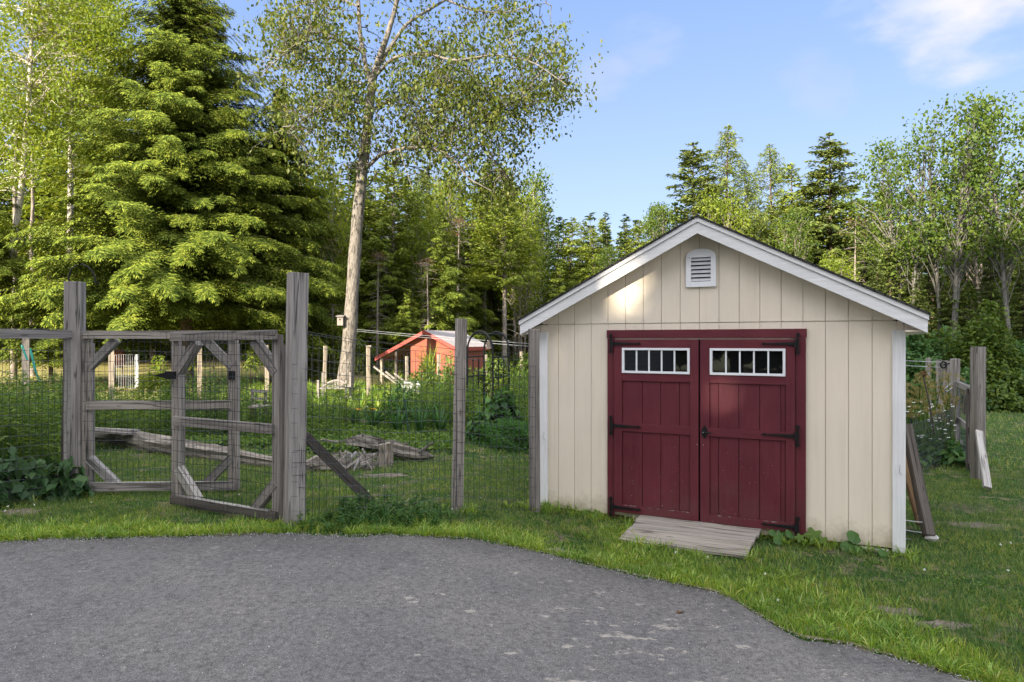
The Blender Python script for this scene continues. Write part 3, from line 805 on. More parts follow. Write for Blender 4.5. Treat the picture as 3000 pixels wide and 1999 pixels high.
# key points
LP = G(225, 1447); LP = Vector((LP.x, LP.y, 0))
FP = G(863, 1541); FP = Vector((FP.x, FP.y, 0))
MP = G(1338, 1500); MP = Vector((MP.x, MP.y, float(gz(MP.x, MP.y))))
RP = P(1567, 1470, 6.95); RP.z = float(gz(RP.x, RP.y))
LF = Vector((-5.75, 5.3, 0))
fence = thing('wire_fence', FP, 'grey wood post and welded wire garden fence running from left foreground to the shed', 'fence')
g = Geo(); post(g, LP.x - .02, LP.y, -.1, CAMZ + (1000 - 826) / FN * LP.y, .158, .158, math.radians(14), (.0, 0)); obj('post', g, M_WOOD, fence, bevel=.004)
g = Geo(); post(g, LP.x - .135, LP.y + .02, -.1, 1.66, .05, .12, math.radians(12), (.03, 0)); obj('post_batten', g, M_WOODD, fence, bevel=.003)
g = Geo(); post(g, FP.x - .008, FP.y, -.1, CAMZ + (1000 - 801) / FN * FP.y, .150, .150, math.radians(33), (.035, 0)); obj('post', g, M_WOOD, fence, bevel=.004)
g = Geo(); post(g, MP.x, MP.y, -.1, CAMZ + (1000 - 935) / FN * MP.y, .088, .088, math.radians(30), (.045, 0)); obj('post', g, M_WOOD, fence, bevel=.003)
g = Geo(); post(g, RP.x, RP.y, -.3, 1.72, .085, .085, math.radians(28), (-.012, 0)); obj('post', g, M_WOOD, fence, bevel=.003)
# diagonal brace of the middle post
g = Geo(); beam(g, P(895, 1278, 5.98), P(1098, 1482, 6.72), .088, .04, up=(.0, -.35, 1)); obj('brace', g, M_WOODD, fence, bevel=.003)
g = Geo(); a = P(-700, 960, 5.4); beam(g, (LF.x, LF.y, 1.668), (LP.x + .0, LP.y - .09, 1.668), .088, .038); obj('top_rail', g, M_WOOD, fence, bevel=.003)
g = Geo(); mesh_panel(g, (LF.x, LF.y - .03), (LP.x - .02, LP.y - .12), .02, 1.72, seed=1); obj('wire_mesh', g, M_WIRE, fence)
yo = -.075
g = Geo(); mesh_panel(g, (FP.x, FP.y + yo), (MP.x, MP.y - .06), .03, 1.67, seed=2, z1b=1.44, z0b=.0, sag=.03); obj('wire_mesh', g, M_WIRE, fence)
g = Geo(); mesh_panel(g, (MP.x, MP.y - .06), (RP.x, RP.y - .055), .0, 1.44, seed=3, z1b=1.33, z0b=-.1, sag=.03); obj('wire_mesh', g, M_WIRE, fence)
# one light strand above
g = Geo(); tube(g, [(FP.x, FP.y - .07, 1.70), (FP.x * .6 + MP.x * .4, FP.y * .6 + MP.y * .4 - .07, 1.60), (MP.x, MP.y - .06, 1.52)], .002, 4); obj('strand', g, M_WIRE, fence)

def gate(name, A, B, zt, zb, zm, label, brace_col, seed, ztb=None, w=.102, latch='B', zbB=None):
    """a wooden frame gate with a middle rail, four corner braces and wire: A hinge foot, B free foot"""
    t = thing(name, A, label, 'gate', 'pair of wooden garden gates')
    A = Vector(A); B = Vector(B); d = (B - A); d.z = 0; L = d.length; d.normalize(); nrm = Vector((d.y, -d.x, 0))
    if nrm.y > 0: nrm = -nrm
    def q(s, z, o=0): return A + d * s + Vector((0, 0, z)) + nrm * o
    ztB = zt if ztb is None else ztb; zbB = zb if zbB is None else zbB
    for s, z1, z0 in ((.045, zt, zb), (L - .045, ztB, zbB)):
        g = Geo(); beam(g, q(s, z0), q(s, z1), w, .04, up=d); obj('stile', g, M_WOOD, t, bevel=.003)
        g = Geo(); beam(g, q(s, z0, -.042), q(s, z1 - .09, -.042), w * .92, .036, up=d); obj('backing_stile', g, M_WOOD, t, bevel=.003)
    g = Geo(); beam(g, q(.02, zt - .0, .0405), q(L - .02, ztB, .0405), .085, .036); obj('top_rail', g, M_WOOD, t, bevel=.003)
    g = Geo(); beam(g, q(.06, zm, .0405), q(L - .06, zm - (zb - zbB) * .4, .0405), .088, .036); obj('middle_rail', g, M_WOOD, t, bevel=.003)
    g = Geo(); beam(g, q(.02, zb + .045, .0405), q(L - .02, zbB + .045, .0405), .085, .036); obj('bottom_rail', g, M_WOODD if seed == 5 else M_WOOD, t, bevel=.003)
    g = Geo(); beam(g, q(.10, zb + .091, .036), q(L - .10, zbB + .091, .036), .006, .05); obj('rail_top_skylit_bleached', g, M_WOODP, t)  # pale strip: skylight on the rail top put into the colour, beside bleaching
    o = -.012; c = .34
    for (a, b) in (((.06, zt - c), (c, zt - .05)), ((L - .06, ztB - c), (L - c, ztB - .05)), ((.06, zb + c), (c, zb + .06)), ((L - .06, zbB + c), (L - c, zbB + .06))):
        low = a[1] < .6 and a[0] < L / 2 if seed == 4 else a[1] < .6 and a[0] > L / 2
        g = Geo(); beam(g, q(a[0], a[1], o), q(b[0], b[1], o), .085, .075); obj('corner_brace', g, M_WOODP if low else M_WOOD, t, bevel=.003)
    g = Geo(); a = q(.03, 0, .062); b = q(L - .03, 0, .062)
    mesh_panel(g, a, b, zb + .02, zt + .03, seed=seed, z0b=zbB + .02, z1b=ztB + .03, sag=.012); obj('wire_mesh', g, M_WIRE, t)
    return t, q, L
A1 = Vector((-4.50, 7.16, 0)); B1 = Vector((-2.90, 7.22, 0))
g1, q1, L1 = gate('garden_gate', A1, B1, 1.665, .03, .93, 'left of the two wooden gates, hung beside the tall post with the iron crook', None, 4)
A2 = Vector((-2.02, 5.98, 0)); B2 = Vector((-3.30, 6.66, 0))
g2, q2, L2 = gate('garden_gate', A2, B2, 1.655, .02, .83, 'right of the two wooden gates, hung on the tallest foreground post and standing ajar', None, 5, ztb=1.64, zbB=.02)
# latches
g = Geo(); c = q2(L2 - .05, 1.27, .07); bx = lambda g, c, sx, sy, sz: box(g, c.x - sx, c.x + sx, c.y - sy, c.y + sy, c.z - sz, c.z + sz)
bx(g, c, .045, .02, .036); prism(g, [(c.x - .045, c.z - .03), (c.x - .045, c.z + .03), (c.x - .14, c.z + .002), (c.x - .14, c.z - .006)][::-1], c.y - .012, c.y + .0)
beam(g, (c.x - .13, c.y, c.z), (c.x - .20, c.y - .02, c.z + .003), .008, .008); obj('latch', g, M_BLACK, g2)
g = Geo(); c = q1(L1 - .05, 1.24, .03); bx(g, c, .032, .02, .045); obj('latch', g, M_BLACK, g1, bevel=.006)
# iron crook on the left post
tp = CAMZ + (1000 - 826) / FN * LP.y; Zc = LP.y
hk = thing('iron_crook', (LP.x, LP.y, tp - .3), 'curled black iron plant hook fixed on the leftmost tall post', 'plant hook')
pts = [(200, 900), (201, 845), (202, 810), (210, 788), (226, 777), (243, 775), (258, 783), (271, 796), (278, 812), (279, 826), (283, 834), (288, 834), (289, 829), (286, 826)]
g = Geo(); tube(g, [tuple(P(x, y, Zc + .09)) for x, y in pts], .0085, 6, True); obj('hook', g, M_BLACK, hk, smooth=True)
# staples holding the wire
for k in range(12):
    z = .15 + k * .125
    for (x, y) in ((FP.x + .03, FP.y - .105), (MP.x + .005, MP.y - .068), (LP.x - .03, LP.y - .092)):
        if z < 1.5:
            g = Geo(); tube(g, [(x - .03, y + .012, z), (x + .03, y - .004, z + .003)], .0014, 4); obj('staple', g, M_WIRE, fence)
# ------------------------------------------------------------------ plants: generators
def unit(v): return v / (np.linalg.norm(v, axis=-1, keepdims=True) + 1e-9)
def conifer(seed, h, r, cb=.08, nbr=170, dens=9, ll=.16, lw=.06, droop=.35, up0=.15, p=.85, bare=0, ragged=.2, trr=None, top_up=.5, tw=.42, hang=.25, fan=False):
    rg = np.random.default_rng(seed); T = Geo(); F = Geo(); D = Geo()
    trr = trr or h * .011 + .03
    lean = rg.normal(0, .01 * h, 2)
    zs = np.linspace(0, h, 9); tube(T, np.stack([lean[0] * (zs / h) ** 2, lean[1] * (zs / h) ** 2, zs], 1), np.maximum(trr * (1 - zs / h) ** .8, .008), 7)
    C = []; DD = []; NN = []; LL = []; WW = []
    ts = np.sort(rg.uniform(0, 1, nbr) ** 1.05)
    az = rg.uniform(0, 6.283) + np.cumsum(rg.uniform(1.6, 3.2, nbr))
    for t0, a in zip(ts, az):
        t = cb + (1 - cb) * t0; z0 = t * h
        L = r * (1 - t0) ** p * rg.uniform(1 - ragged * 1.6, 1 + ragged) + .12
        e = up0 + top_up * t0; d = np.array([math.cos(a), math.sin(a), 0.0]); sd = np.array([-d[1], d[0], 0])
        m = max(3, int(L * dens)); u = (np.arange(m) + rg.uniform(.2, .8, m)) / m; u = .12 + .88 * u
        dr = droop * rg.uniform(.7, 1.3)
        bx0 = np.array([lean[0] * t * t, lean[1] * t * t, z0])
        def pos(u): u = np.asarray(u)[..., None]; return bx0 + d * L * u + np.array([0, 0, 1.0]) * (L * (math.sin(e) * u - dr * u * u)) + sd * (.06 * L * np.sin(u * 3 + a))
        tube(T, pos(np.array([0, .35, .7, 1.0])), [trr * .22 * (1 - t0) + .008, .012, .008, .003], 3)
        # side twigs
        pc = pos(u); bd = unit(pos(np.minimum(u + .05, 1.05)) - pc)
        tl = L * tw * (1.05 - u) ** .7 * rg.uniform(.6, 1.2, m) + .10
        for sg in (-1, 1):
            dd = unit(bd * .75 + sd * sg * rg.uniform(.5, 1.1, m)[:, None] + np.array([0, 0, -1.0]) * rg.uniform(0, hang * 1.6, m)[:, None])
            k = max(1, int(np.ceil(tl.mean() / ll)))
            for q in range(k):
                f = (q + .5) / k
                keep = rg.random(m) < .92
                if fan:
                    cc = pc + dd * (tl * f)[:, None] - np.array([0, 0, 1.0]) * (tl * f * f * hang * .8)[:, None]
                    nb = unit(np.array([0, 0, 1.0]) * .8 + d * .75 + rg.normal(0, .16, (m, 3))); sv = unit(np.cross(dd, nb)); wfan = tl * .30 * (1.15 - f)
                    for b_, fr in ((-1, .55), (0, 1.0), (1, .55)):
                        ddd = unit(dd + sv * b_ * .75 + np.array([0, 0, -1.0]) * .25 * abs(b_) + rg.normal(0, .10, (m, 3)))
                        C.append((cc + ddd * (ll * .45) + sv * (b_ * wfan * .45)[:, None])[keep]); DD.append(ddd[keep]); NN.append(nb[keep]); LL.append((ll * rg.uniform(.9, 1.5, m))[keep]); WW.append((lw * rg.uniform(.8, 1.3, m))[keep])
                        if b_ and f < .75:
                            C.append((cc + ddd * (ll * 1.1) + sv * (b_ * wfan * .6)[:, None])[keep]); DD.append(ddd[keep]); NN.append(nb[keep]); LL.append((ll * rg.uniform(.8, 1.2, m))[keep]); WW.append((lw * rg.uniform(.7, 1.1, m))[keep])
                    continue
                c = pc + dd * (tl * f)[:, None] + rg.normal(0, ll * .16, (m, 3)) - np.array([0, 0, 1.0]) * (tl * f * f * hang * .8)[:, None]
                C.append(c[keep]); DD.append(unit(dd + rg.normal(0, .28, (m, 3)))[keep])
                NN.append(unit(np.array([0, 0, 1.0]) * .9 + d * .55 + rg.normal(0, .45, (m, 3)))[keep])
                LL.append((ll * rg.uniform(.8, 1.5, m))[keep]); WW.append((lw * rg.uniform(.7, 1.4, m))[keep])
        c = pc; C.append(c); DD.append(bd); NN.append(unit(np.array([0, 0, 1.0]) + d * .5 + rg.normal(0, .4, (m, 3)))); LL.append(ll * rg.uniform(.8, 1.4, m)); WW.append(lw * rg.uniform(.8, 1.4, m))
    leaves(F, np.concatenate(C), np.concatenate(DD), np.concatenate(NN), np.concatenate(LL), np.concatenate(WW), 'diamond', .12)
    for _ in range(bare):       # dead, needle-less lower branches
        z0 = rg.uniform(.06, cb + .12) * h; a = rg.uniform(0, 6.283); L = r * rg.uniform(.35, .95)
        d = np.array([math.cos(a), math.sin(a), rg.uniform(-.3, .25)])
        pp = np.array([0, 0, z0]) + d * L * np.array([0, .4, .75, 1.0])[:, None]; pp[:, 2] -= .12 * L * np.array([0, .1, .5, 1.0]); tube(T, pp, [.02, .013, .008, .003], 3)
        for k in range(4):
            q = pp[1] + (pp[3] - pp[1]) * rg.random(); e2 = q + rg.normal(0, .16, 3) * L; tube(T, [q, (q + e2) / 2 + rg.normal(0, .02, 3), e2], [.007, .005, .002], 3)
    return T, F
def branch(T, a, b, r0, r1, rg, sagz=.0, n=5, wob=.05, sides=4):
    a = np.asarray(a, float); b = np.asarray(b, float); L = np.linalg.norm(b - a); k = np.linspace(0, 1, n)[:, None]
    pts = a + (b - a) * k + rg.normal(0, wob * L / n, (n, 3)) * np.sin(k * np.pi) + np.array([0, 0, 1.0]) * sagz * L * np.sin(k * np.pi)
    tube(T, pts, np.linspace(r0, r1, n), sides); return pts
def leafcloud(F, rg, cs, sig, n, ll, lw, droopy=.5):
    N = len(cs) * n; c = np.repeat(np.asarray(cs), n, 0)
    sg = np.repeat(np.broadcast_to(sig, (len(cs),)), n)[:, None]
    off = rg.normal(0, 1, (N, 3)); off *= (np.minimum(1.9, np.linalg.norm(off, axis=1)) / (np.linalg.norm(off, axis=1) + 1e-9))[:, None]
    c = c + off * sg * np.array([1, 1, .75])
    d = unit(rg.normal(0, 1, (N, 3)) + np.array([0, 0, -droopy * 1.6])); nn = unit(rg.normal(0, .8, (N, 3)) + np.array([0, 0, .8]))
    leaves(F, c, d, nn, ll * rg.uniform(.45, 1.45, N), lw * rg.uniform(.5, 1.35, N), 'diamond', .15)
def broadleaf(seed, h, r, cb=.3, ncl=70, nl=60, ll=.13, lw=.09, stems=1, sig=.36, trr=None, shape=1.0, lean=.03, droopy=.5):
    rg = np.random.default_rng(seed); T = Geo(); F = Geo(); trr = trr or .012 * h + .03; allc = []
    for s in range(stems):
        a0 = rg.uniform(0, 6.28); sp = (0 if stems == 1 else .16 * r + .1)
        base = np.array([math.cos(a0) * sp * .4, math.sin(a0) * sp * .4, 0]); off = np.array([math.cos(a0), math.sin(a0)]) * (sp * 2.2 if stems > 1 else lean * h)
        zs = np.linspace(0, h * .93, 9); k = zs / h
        tr = np.stack([base[0] + off[0] * k ** 1.3 + .03 * np.sin(zs * 1.3 + a0), base[1] + off[1] * k ** 1.3 + .03 * np.cos(zs * 1.1), zs], 1)
        tube(T, tr, np.maximum(trr / math.sqrt(stems) * (1 - k) ** .75, .012), 7)
        n = int(ncl / stems)
        for i in range(n):
            t = cb + (1 - cb) * rg.uniform(0, 1) ** .85; rel = (t - cb) / (1 - cb)
            prof = math.sin(math.pi * min(1, (rel * .86 + .12)) ** shape) ** .75
            rr = r * prof * rg.uniform(.35, 1.05); a = rg.uniform(0, 6.28)
            c = np.array([math.cos(a) * rr, math.sin(a) * rr, t * h]); tb = max(.12, t - .10 - .10 * rg.random() - rr / h * .35)
            j = np.interp(tb * h, zs, np.arange(9)); j0 = int(j); q = tr[j0] + (tr[min(8, j0 + 1)] - tr[j0]) * (j - j0)
            c[:2] += q[:2]
            pts = branch(T, q, c, .012 + .012 * rr, .005, rg, .06, 5, .25, 3)
            allc.append(c); allc.append(pts[3] + rg.normal(0, .12, 3))
    leafcloud(F, rg, allc, sig * rg.uniform(.7, 1.25, len(allc)), nl // 2, ll, lw, droopy)
    return T, F
def bush(seed, rx, ry, rz, n, ll, lw, droopy=.3, stems=14):
    rg = np.random.default_rng(seed); F = Geo(); T = Geo()
    u = unit(rg.normal(0, 1, (n, 3))); u[:, 2] = np.abs(u[:, 2]); rad = rg.uniform(.45, 1.0, n) ** .6
    lump = 1 + .16 * np.sin(u[:, 0] * 5 + seed) * np.cos(u[:, 1] * 4 + seed) + .1 * np.sin(u[:, 2] * 9 + u[:, 0] * 6)
    c = u * (rad * lump)[:, None] * np.array([rx, ry, rz]); 
    d = unit(u * np.array([1, 1, .3]) + rg.normal(0, .55, (n, 3)) + np.array([0, 0, -droopy])); nn = unit(u + np.array([0, 0, .9]) + rg.normal(0, .35, (n, 3)))
    leaves(F, c, d, nn, ll * rg.uniform(.6, 1.25, n), lw * rg.uniform(.6, 1.25, n), 'diamond', .2)
    for _ in range(stems):
        k = rg.integers(n); tube(T, [(c[k][0] * .15, c[k][1] * .15, 0), c[k] * .55, c[k]], [.008, .006, .003], 3)
    return T, F
def straps(seed, n, L, w, spread=.5, up=1.0):
    """arching strap leaves from one crown: day lily, iris, coarse grass"""
    rg = np.random.default_rng(seed); F = Geo()
    for i in range(n):
        a = rg.uniform(0, 6.28); l = L * rg.uniform(.6, 1.15); d = np.array([math.cos(a), math.sin(a), 0]); s = np.array([-d[1], d[0], 0]); sp = spread * rg.uniform(.3, 1.3)
        k = np.linspace(0, 1, 5); out = sp * l * k ** 1.6; z = up * l * (k - .55 * sp * k ** 2.6)
        ctr = d * .04 * rg.random() + d[None] * out[:, None] + np.array([0, 0, 1.0]) * z[:, None]; ww = w * np.array([.7, 1, .95, .65, .08]) * rg.uniform(.7, 1.2)
        v = np.stack([ctr - s * ww[:, None] / 2, ctr + s * ww[:, None] / 2], 1).reshape(-1, 3)
        F.add(v, [(2 * j, 2 * j + 1, 2 * j + 3, 2 * j + 2) for j in range(4)])
    return F
def stalk(seed, h, nl, ll, lw, top=None, lean=.06):
    """one tall weed: stem with narrow leaves all the way up"""
    rg = np.random.default_rng(seed); F = Geo(); k = np.linspace(0, 1, 5); a = rg.uniform(0, 6.28)
    off = lean * h * k ** 2; p = np.stack([off * math.cos(a), off * math.sin(a), h * k], 1); tube(F, p, [.006, .005, .004, .003, .002], 3)
    t = rg.uniform(.08, 1, nl); az = rg.uniform(0, 6.28, nl); c0 = np.stack([np.interp(t, k, p[:, i]) for i in range(3)], 1)
    l = ll * (1.1 - .7 * t) * rg.uniform(.7, 1.2, nl); d = unit(np.stack([np.cos(az), np.sin(az), rg.uniform(.1, .9, nl)], 1))
    leaves(F, c0 + d * (l / 2)[:, None], d, unit(np.array([0, 0, 1.0]) + rg.normal(0, .3, (nl, 3))), l, lw * (1.1 - .5 * t), 'diamond', .35)
    if top is not None: leaves(F, p[-1] + rg.normal(0, .02, (top, 3)), unit(rg.normal(0, 1, (top, 3)) + np.array([0, 0, 1.0])), rg.normal(0, 1, (top, 3)), .03, .015)
    return F

def plant(name, geos, mats, loc, label, cat, group=None, names=('trunk', 'crown'), rotz=0, scale=1.0):
    t = thing(name, loc, label, cat, group, rotz); t.scale = (scale,) * 3
    for g, m, nm in zip(geos, mats, names):
        if isinstance(g, Geo):
            if g.n == 0: continue
            me = g.mesh(nm, (0, 0, 0), smooth=(nm in ('trunk', 'stem')))
            me.materials.append(m)
        else: me = g
        o = bpy.data.objects.new(nm, me); COL.objects.link(o); o.parent = t
    return t
def meshes(geos, mats, names=('trunk', 'crown')):
    out = []
    for g, m, nm in zip(geos, mats, names):
        me = g.mesh(nm, (0, 0, 0), smooth=(nm in ('trunk', 'stem'))); me.materials.append(m); out.append(me)
    return out
def tree_at(kind_mesh, h0, xpx, ytop, Z, label, cat='tree', group=None, name='tree', rot=None, sx=1.0):
    """stand a copy of a tree mesh (built h0 high) where the photo shows it, scaled to reach that height"""
    x = (xpx - 1500) / FN * Z; z0 = float(gz(x, Z)) - .05; ht = CAMZ + (1000 - ytop) / FN * Z - z0
    sc = ht / h0
    t = thing(name, (x, Z, z0), label, cat, group, rot if rot is not None else random.uniform(0, 6.28)); t.scale = (sc * sx, sc * sx, sc)
    for me in kind_mesh:
        o = bpy.data.objects.new(me.name.split('.')[0], me); COL.objects.link(o); o.parent = t
    return t
random.seed(4)

# ------------------------------------------------------------------ tree kinds (10 m high prototypes, only their meshes)
SPR1 = meshes(conifer(11, 10, 1.9, .06, 230, 11, .17, .08, .28, .1), (B_CON, F_SPR))
SPR2 = meshes(conifer(12, 10, 1.9, .22, 230, 12, .17, .075, .22, .12, p=.62, bare=14, ragged=.5), (B_CON, F_SPR))
SPR3 = meshes(conifer(13, 10, 2.1, .12, 210, 11, .18, .07, .30, .2, p=.7, ragged=.45), (B_CON, F_PINE))
PINE = meshes(conifer(14, 10, 1.6, .42, 150, 11, .17, .07, .15, .25, p=.55, bare=22, ragged=.35), (B_GREY, F_PINE))
LARCH = meshes(conifer(15, 10, 2.1, .15, 230, 11, .18, .045, .32, .15, p=.7, ragged=.5, tw=.5, hang=.7), (B_CON, F_LARCH))
HEM2 = meshes(conifer(16, 10, 2.5, .03, 230, 5.4, .13, .055, .38, .12, p=.7, ragged=.35, hang=.5, fan=True), (B_CON, F_HEM))
HEM3 = meshes(conifer(17, 10, 2.5, .22, 220, 5.4, .13, .055, .34, .14, p=.6, ragged=.35, hang=.5, fan=True), (B_CON, F_HEM))
MAP1 = meshes(broadleaf(21, 10, 2.0, .3, 100, 56, .14, .105, 3, sig=.32), (B_GREY, F_MAP))
MAP3 = meshes(broadleaf(27, 10, 1.9, .46, 100, 56, .13, .10, 3, sig=.30, shape=1.1), (B_DGREY, F_MAP))
MAP2 = meshes(broadleaf(22, 10, 1.6, .38, 80, 60, .14, .10, 2, sig=.33), (B_GREY, F_BIR))
ASP = meshes(broadleaf(23, 10, 1.15, .30, 80, 44, .14, .11, 2, sig=.30), (B_BIR, F_MAP))
SNAG = meshes(conifer(24, 10, 1.3, .90, 14, 5, .15, .05, .1, .1, bare=70), (B_GREY, F_DEAD))

T_ = [ # mesh, x, ytop, Z, label
 (SPR2, 1085, 560, 36, 'thin ragged spruce just right of the big poplar trunk'),
 (PINE, 1150, 452, 35, 'tall thin bare-trunked pine between the poplar and the red shed'),
 (LARCH, 1230, 500, 40, 'wispy grey-green larch behind the peak of the red shed'),
 (LARCH, 1290, 530, 43, 'wispy larch crown under the poplar foliage, right of the red shed peak'),
 (HEM2, 1300, 640, 30, 'bright sunlit hemlock standing right behind the red shed roof'),
 (HEM2, 1195, 850, 27, 'small sunlit hemlock whose boughs hang behind the red shed left eave'),
 (PINE, 1478, 500, 33, 'tall pine with a long bare pinkish trunk standing above the metal arbor'),
 (SPR1, 1400, 590, 44, 'dark spruce between the larch and the bare-trunked pine'),
 (ASP, 1600, 495, 40, 'narrow twin-stemmed aspen rising against the sky left of the shed roof'),
 (SPR3, 1700, 650, 46, 'bushy yellow-green pine behind the left roof slope of the cream shed'),
 (SPR3, 1775, 640, 44, 'pointed pine top above the middle of the left roof slope'),
 (SPR1, 1835, 655, 47, 'small spruce top just above the left roof slope'),
 (MAP1, 1905, 615, 42, 'dark rounded broadleaf crown left of the cream shed peak'),
 (SPR2, 2035, 420, 42, 'tall dark spruce directly behind the cream shed peak'),
 (LARCH, 2125, 375, 43, 'tallest feathery larch right of the cream shed peak'),
 (MAP2, 2110, 560, 38, 'sunlit yellow-green broadleaf crown touching the shed roof right of the peak'),
 (LARCH, 2190, 490, 44, 'shorter larch right of the tallest larch'),
 (LARCH, 2265, 425, 46, 'slim larch spire above the middle of the right roof slope'),
 (SPR3, 2325, 485, 44, 'ragged pine top between two spires above the right roof slope'),
 (MAP1, 2300, 620, 37, 'broad sunlit crown behind the middle of the right roof slope'),
 (SPR2, 2435, 395, 40, 'tall airy spruce with a dark trunk above the right roof slope'),
 (SPR1, 2530, 565, 36, 'dark layered fir above the lower right roof slope'),
 (SNAG, 2503, 640, 31, 'dead bare conifer trunk standing behind the lower right roof slope'),
 (MAP2, 2440, 745, 30, 'low round yellow-green sapling peeking over the right roof slope'),
 (SPR1, 2568, 765, 22, 'young upright spruce just above the right end of the roof'),
 (MAP3, 2770, 312, 27, 'tall multi-stemmed maple with a wide crown right of the cream shed'),
 (MAP3, 2655, 405, 29, 'slender maple leaning left, closest to the right eave of the shed'),
 (MAP3, 2985, 278, 26, 'tall maple cut by the right edge of the photo'),
 (MAP1, 2890, 470, 30, 'thin maple between the two tallest ones at the right'),
 (SPR1, 2640, 640, 33, 'dark spruce filling the gap right of the shed eave'),
 (SPR1, 2720, 690, 31, 'dark spruce under the leaning maple'),
 (SPR2, 2830, 660, 32, 'dark spruce with bare lower trunk under the tall maple'),
 (SPR1, 2960, 640, 33, 'dark spruce in the shade at the right edge'),
 (HEM2, 1130, 700, 33, 'sunlit hemlock low in the woods between the poplar trunk and the red shed'),
 (HEM2, 1370, 700, 36, 'sunlit hemlock behind the middle fence post'),
 (ASP, 1190, 560, 37, 'slender aspen stems left of the red shed peak'),
 (SNAG, 1340, 640, 33, 'bare dead conifer stem above the right end of the red shed roof'),
 (SNAG, 1255, 760, 29, 'short bare dead stem tangled with twigs right behind the red shed'),
 (SNAG, 1105, 740, 30, 'bare dead stem just right of the poplar trunk'),
 (PINE, 1420, 520, 38, 'slim pine close behind the bare-trunked pine above the arbor'),
 (MAP2, 1530, 660, 36, 'small sunlit broadleaf tree left of the shed roof, under the aspen'),
 (HEM2, 1640, 760, 34, 'low hemlock at the lower end of the left roof slope'),
 (ASP, 1560, 600, 39, 'thin pale-stemmed aspen beside the twin-stemmed one'),
 (SNAG, 975, 700, 28, 'bare reddish dead stem between the hemlock and the poplar trunk'),
 (MAP1, 1760, 730, 36, 'sunlit round crown low behind the left roof slope'),
 (SPR1, 2610, 700, 29, 'dark spruce nearest the right eave of the shed'),
 (SPR1, 2790, 740, 27, 'dark young spruce under the tall wide-crowned maple'),
 (SPR1, 2905, 720, 28, 'dark young spruce right of the near gate post'),
 (SPR1, 3000, 760, 27, 'dark young spruce cut by the right edge'),
 (SPR1, 2690, 790, 26, 'low dark spruce behind the far gate posts'),
 (MAP2, 1345, 500, 37, 'sunlit yellow-green broadleaf tree behind the right end of the red shed'),
 (SPR3, 1440, 470, 41, 'tall sunlit pine seen through the lowest poplar leaves'),
 (MAP2, 1515, 560, 38, 'sunlit broadleaf crown right of the bare-trunked pine'),
 (SPR3, 1060, 520, 42, 'sunlit pine top right behind the poplar trunk'),
 (MAP2, 1250, 620, 34, 'sunlit sapling-like tree above the peak of the red shed'),
 (SPR3, 1665, 640, 40, 'low bushy pine crown left of the pine behind the left roof slope'),
 (SPR3, 1740, 668, 38, 'round-topped pine between two pointed ones behind the left roof slope'),
 (SPR3, 1860, 648, 39, 'ragged pine left of the dark rounded broadleaf crown'),
 (MAP1, 1960, 600, 43, 'dark broadleaf crown close behind the cream shed peak'),
 (SPR2, 2075, 520, 40, 'shorter spruce between the tall spruce and the tallest larch'),
 (SPR2, 2385, 520, 41, 'spruce left of the tall airy one with a dark trunk'),
 (SPR3, 2480, 520, 41, 'ragged pine right of the tall airy spruce'),
 (SPR3, 2580, 560, 42, 'dark pine top left of the slender leaning maple'),
 (SPR3, 960, 410, 34, 'grey-green feathery tree between the hemlock and the poplar trunk'),
 (MAP2, 935, 520, 30, 'pale sunlit broadleaf tree left of the poplar trunk'),
 (HEM2, 925, 800, 27, 'low sunlit hemlock left of the poplar base'),
 (SPR2, 1010, 600, 40, 'thin spruce partly behind the poplar trunk'),
 (HEM3, 150, 700, 23, 'low sunlit hemlock boughs left of the tall post with the crook'),
 (HEM3, 330, 520, 27, 'hemlock behind the left flank of the great hemlock'),
 (SPR3, 345, 70, 34, 'tall olive-green pine rising behind the left flank of the great hemlock'),
 (SPR3, 130, 60, 37, 'tall pine behind the birches at the left edge'),
 (SPR3, 450, 300, 38, 'pine filling the gap behind the great hemlock'),
 (HEM3, -60, 500, 24, 'hemlock boughs entering from the left edge above the fence rail'),
]
for me, x, yt, Z, lab in T_:
    nm = {id(PINE): 'pine_tree', id(LARCH): 'larch_tree', id(HEM2): 'hemlock_tree', id(HEM3): 'hemlock_tree', id(SNAG): 'dead_tree', id(ASP): 'aspen_tree', id(SPR3): 'pine_tree', id(SPR1): 'spruce_tree', id(SPR2): 'spruce_tree'}.get(id(me), 'maple_tree')
    if me is SPR2 and 'fir' in lab: nm = 'fir_tree'
    tree_at(me, 10, x, yt, Z, lab, name=nm, group='trees along the edge of the woods')

# the great hemlock, built for itself
gh = conifer(31, 14.6, 4.5, .19, 1150, 5.4, .115, .042, .30, .16, p=.70, ragged=.46, trr=.24, top_up=.45, tw=.22, hang=.45, fan=True)
hx = (548 - 1500) / FN * 24
plant('hemlock_tree', gh, (B_CON, F_HEM), (hx, 24, float(gz(hx, 24)) - .1), 'great dense hemlock with drooping sunlit sprays filling the left of the scene', 'tree', 'trees along the edge of the woods', rotz=.6)
gh2 = conifer(32, 11.3, 2.6, .14, 480, 5.6, .12, .046, .36, .14, p=.75, ragged=.4, tw=.27, hang=.7, fan=True)
hx = (812 - 1500) / FN * 26
plant('hemlock_tree', gh2, (B_CON, F_HEM), (hx, 26, float(gz(hx, 26)) - .1), 'second large hemlock, shaded, between the great hemlock and the poplar', 'tree', 'trees along the edge of the woods')

